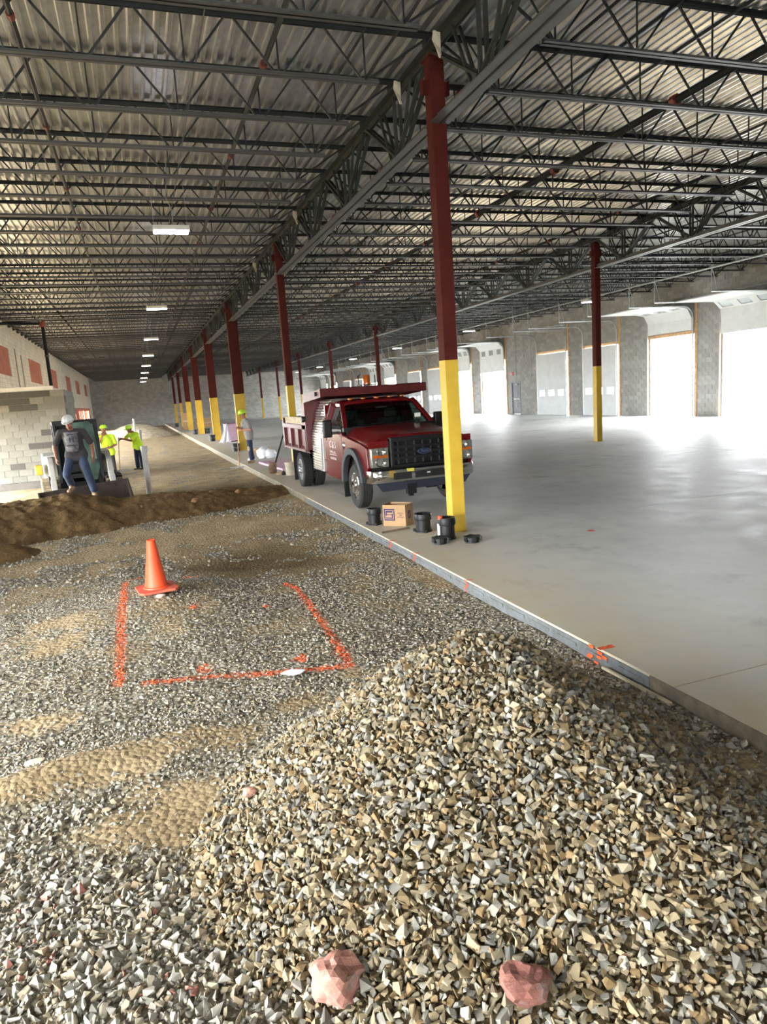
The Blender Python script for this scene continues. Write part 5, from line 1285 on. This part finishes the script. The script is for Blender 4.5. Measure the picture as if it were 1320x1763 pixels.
m_hat_w = mat('white_hard_hat', (216, 218, 216), .3, 0, .03); m_hat_g = mat('lime_hard_hat', (190, 240, 50), .35, 0, .04); m_lime = mat('lime_shirt', (204, 240, 50), .8, 0, .08, 12, .2, 20)
m_tee = mat('charcoal_tee', (62, 58, 60), .9, 0, .12, 10, .25, 20); m_jean = mat('blue_jeans', (50, 64, 88), .9, 0, .22, 7, .25, 30); m_navyp = mat('navy_trousers', (38, 46, 74), .9, 0, .18, 9, .2, 20); m_gpant = mat('dark_grey_trousers', (64, 60, 60), .9, 0, .12)
m_gtee = mat('grey_tee', (136, 132, 132), .9, 0, .1, 9, .2, 20); m_boot = mat('tan_boots', (142, 118, 92), .8, 0, .18, 10); m_boot2 = mat('dark_shoes', (50, 50, 58), .7)
m_print = mat('faded_print', (112, 110, 114), .9, 0, .3, 14, c2=(66, 64, 68))
m_print2 = mat('dark_print', (70, 68, 72), .9, 0, .2, 16)
def tee_print(t, ch, F, ax):
    # weathered chest print: a pale curved panel following the chest, with darker marks
    rows = []
    for i in range(7):
        z = .10-.07*i; rows.append([(ch.x+.15*u_*(1-.05*i*.4), ch.y-.182+.045*u_*u_+.004*i, ch.z+z) for u_ in (-1+.12*math.sin(i*2.1), -.6, -.2, .2, .6, 1-.15*abs(math.sin(i*1.7)))])
    pnl = MB().grid(rows).build('chest_print', m_print, t, True); pnl.modifiers.new('s', 'SOLIDIFY').thickness = .006
    m = MB()
    for x in (-.035, .035): m.box(ch.x+x-.014, ch.y-.196, ch.z-.12, ch.x+x+.014, ch.y-.184, ch.z-.02)
    m.box(ch.x-.11, ch.y-.192, ch.z-.20, ch.x+.11, ch.y-.17, ch.z-.18).box(ch.x-.08, ch.y-.194, ch.z+.04, ch.x+.08, ch.y-.18, ch.z+.055)
    m.build('print_marks', m_print2, pnl)
hang = lambda sx: ((sx*.05, -.15, -1), (-sx*.2, -.9, -.1), (-sx, -.2, 0), .8)
person('man in white hard hat, dark printed tee and jeans striding down the soil bank', (-1.42, 16.45, .22), {
    'head': (-.02, -.10, 1.66), 'chest': (.0, .0, 1.36), 'pelvis': (.03, .08, 1.0), 'shR': (-.225, .0, 1.46), 'shL': (.235, .02, 1.44), 'elR': (-.385, .06, 1.17), 'elL': (.37, .08, 1.15),
    'wrR': (-.36, -.06, .93), 'wrL': (.37, -.02, .90), 'hipR': (-.08, .08, .95), 'hipL': (.13, .06, .95), 'knR': (-.20, -.10, .56), 'knL': (.22, -.04, .52), 'anR': (-.17, .28, .25), 'anL': (.30, -.06, .10),
    'ftR': (-.35, -1, -.25), 'ftL': (.25, -1, 0)}, (-.25, -.92, -.38), m_tee, m_jean, m_hat_w, m_boot, m_skin2, {'R': hang(-1), 'L': hang(1)}, printed=tee_print)
person('worker in lime shirt and hat with a hand raised to his mouth, behind the loader', (-1.12, 25.0, -.22), {
    'head': (-.04, -.04, 1.70), 'chest': (.0, .0, 1.38), 'pelvis': (.0, .03, 1.0), 'shR': (-.205, .0, 1.46), 'shL': (.205, .0, 1.46), 'elR': (-.30, -.14, 1.20), 'elL': (.28, .02, 1.18),
    'wrR': (-.10, -.22, 1.48), 'wrL': (.10, -.16, 1.10), 'hipR': (-.10, .03, .95), 'hipL': (.10, .03, .95), 'knR': (-.11, .0, .52), 'knL': (.12, .0, .52), 'anR': (-.11, .04, .09), 'anL': (.13, .04, .09)},
    (-.15, -1), m_lime, m_gpant, m_hat_g, m_boot2, m_skin2, {'R': ((.25, .1, .9), (.8, .1, -.3), (.2, 1, 0), 1.1), 'L': ((-.9, -.3, -.1), (.1, -.2, 1), (0, 1, 0), .9)})
person('worker in lime shirt and navy trousers leaning on a long rake handle', (-.24, 28.0, -.23), {
    'head': (-.17, -.06, 1.57), 'chest': (-.02, .0, 1.32), 'pelvis': (.06, .03, .98), 'shR': (-.17, .14, 1.40), 'shL': (.10, -.16, 1.38), 'elR': (-.36, .06, 1.22), 'elL': (-.14, -.30, 1.16),
    'wrR': (-.50, -.06, 1.24), 'wrL': (-.46, -.16, 1.26), 'hipR': (.0, .08, .93), 'hipL': (.13, -.02, .93), 'knR': (-.02, .06, .51), 'knL': (.15, -.04, .51), 'anR': (-.02, .1, .09), 'anL': (.16, .0, .09)},
    (-.75, -.6, -.28), m_lime, m_navyp, m_hat_g, m_boot2, m_skin2, {'R': ((-.75, -.3, -.4), (.1, -.3, .9), (0, -.4, -1), 1.25), 'L': ((-.8, .3, -.35), (-.1, -.2, 1), (0, .4, -1), 1.25)}, belly=.02)
person('worker in grey tee and lime hard hat raking beside the slab edge', (3.40, 23.85, 0.0), {
    'head': (-.10, -.05, 1.66), 'chest': (.0, .0, 1.36), 'pelvis': (.06, .0, .98), 'shR': (-.03, .19, 1.45), 'shL': (-.01, -.20, 1.44), 'elR': (-.12, .18, 1.17), 'elL': (.10, -.26, 1.15),
    'wrR': (-.28, .03, 1.24), 'wrL': (-.17, -.15, 1.13), 'hipR': (.06, .10, .93), 'hipL': (.06, -.09, .93), 'knR': (.06, .10, .51), 'knL': (.05, -.10, .51), 'anR': (.12, .1, .09), 'anL': (.06, -.1, .09)},
    (-.85, -.5, -.22), m_gtee, m_navyp, m_hat_g, m_boot, m_skin, {'R': ((-.55, -.4, -.3), (.1, -.1, 1), (.1, -1, 0), 1.3), 'L': ((-.95, .35, .1), (0, .2, 1), (0, 1, 0), 1.3)}, knees=['L'], belly=.03)
def rake(label, top, foot, hd, tines):
    t = thing('rake', label, 'rake', (0, 0, 0))
    MB().tube([top, foot], .016, 8).build('handle', m_handle, t, True)
    f = Vector(foot); h = MB().bar(f-Vector(hd)*.30, f+Vector(hd)*.30, .035, .04); hb = h.build('rake_head', m_galv, t)
    m = MB(); pd = Vector((hd[1], -hd[0], 0))
    for k in range(12): p = f+Vector(hd)*(-.28+.56*k/11); m.bar(p, p+Vector((0, 0, -.06)), .012, .008)
    m.build('tines', m_galv, hb)
rake('long handled rake held upright by the leaning lime shirted worker', (-.24-.575, 27.85, 1.09), (-.24-.66, 27.4, -.12), (.9, .3, 0), 12)
rake('long handled rake held by the grey shirted worker', (3.40-.33, 23.78, 1.72), (2.97, 23.35, -.06), (1, 0, 0), 12)
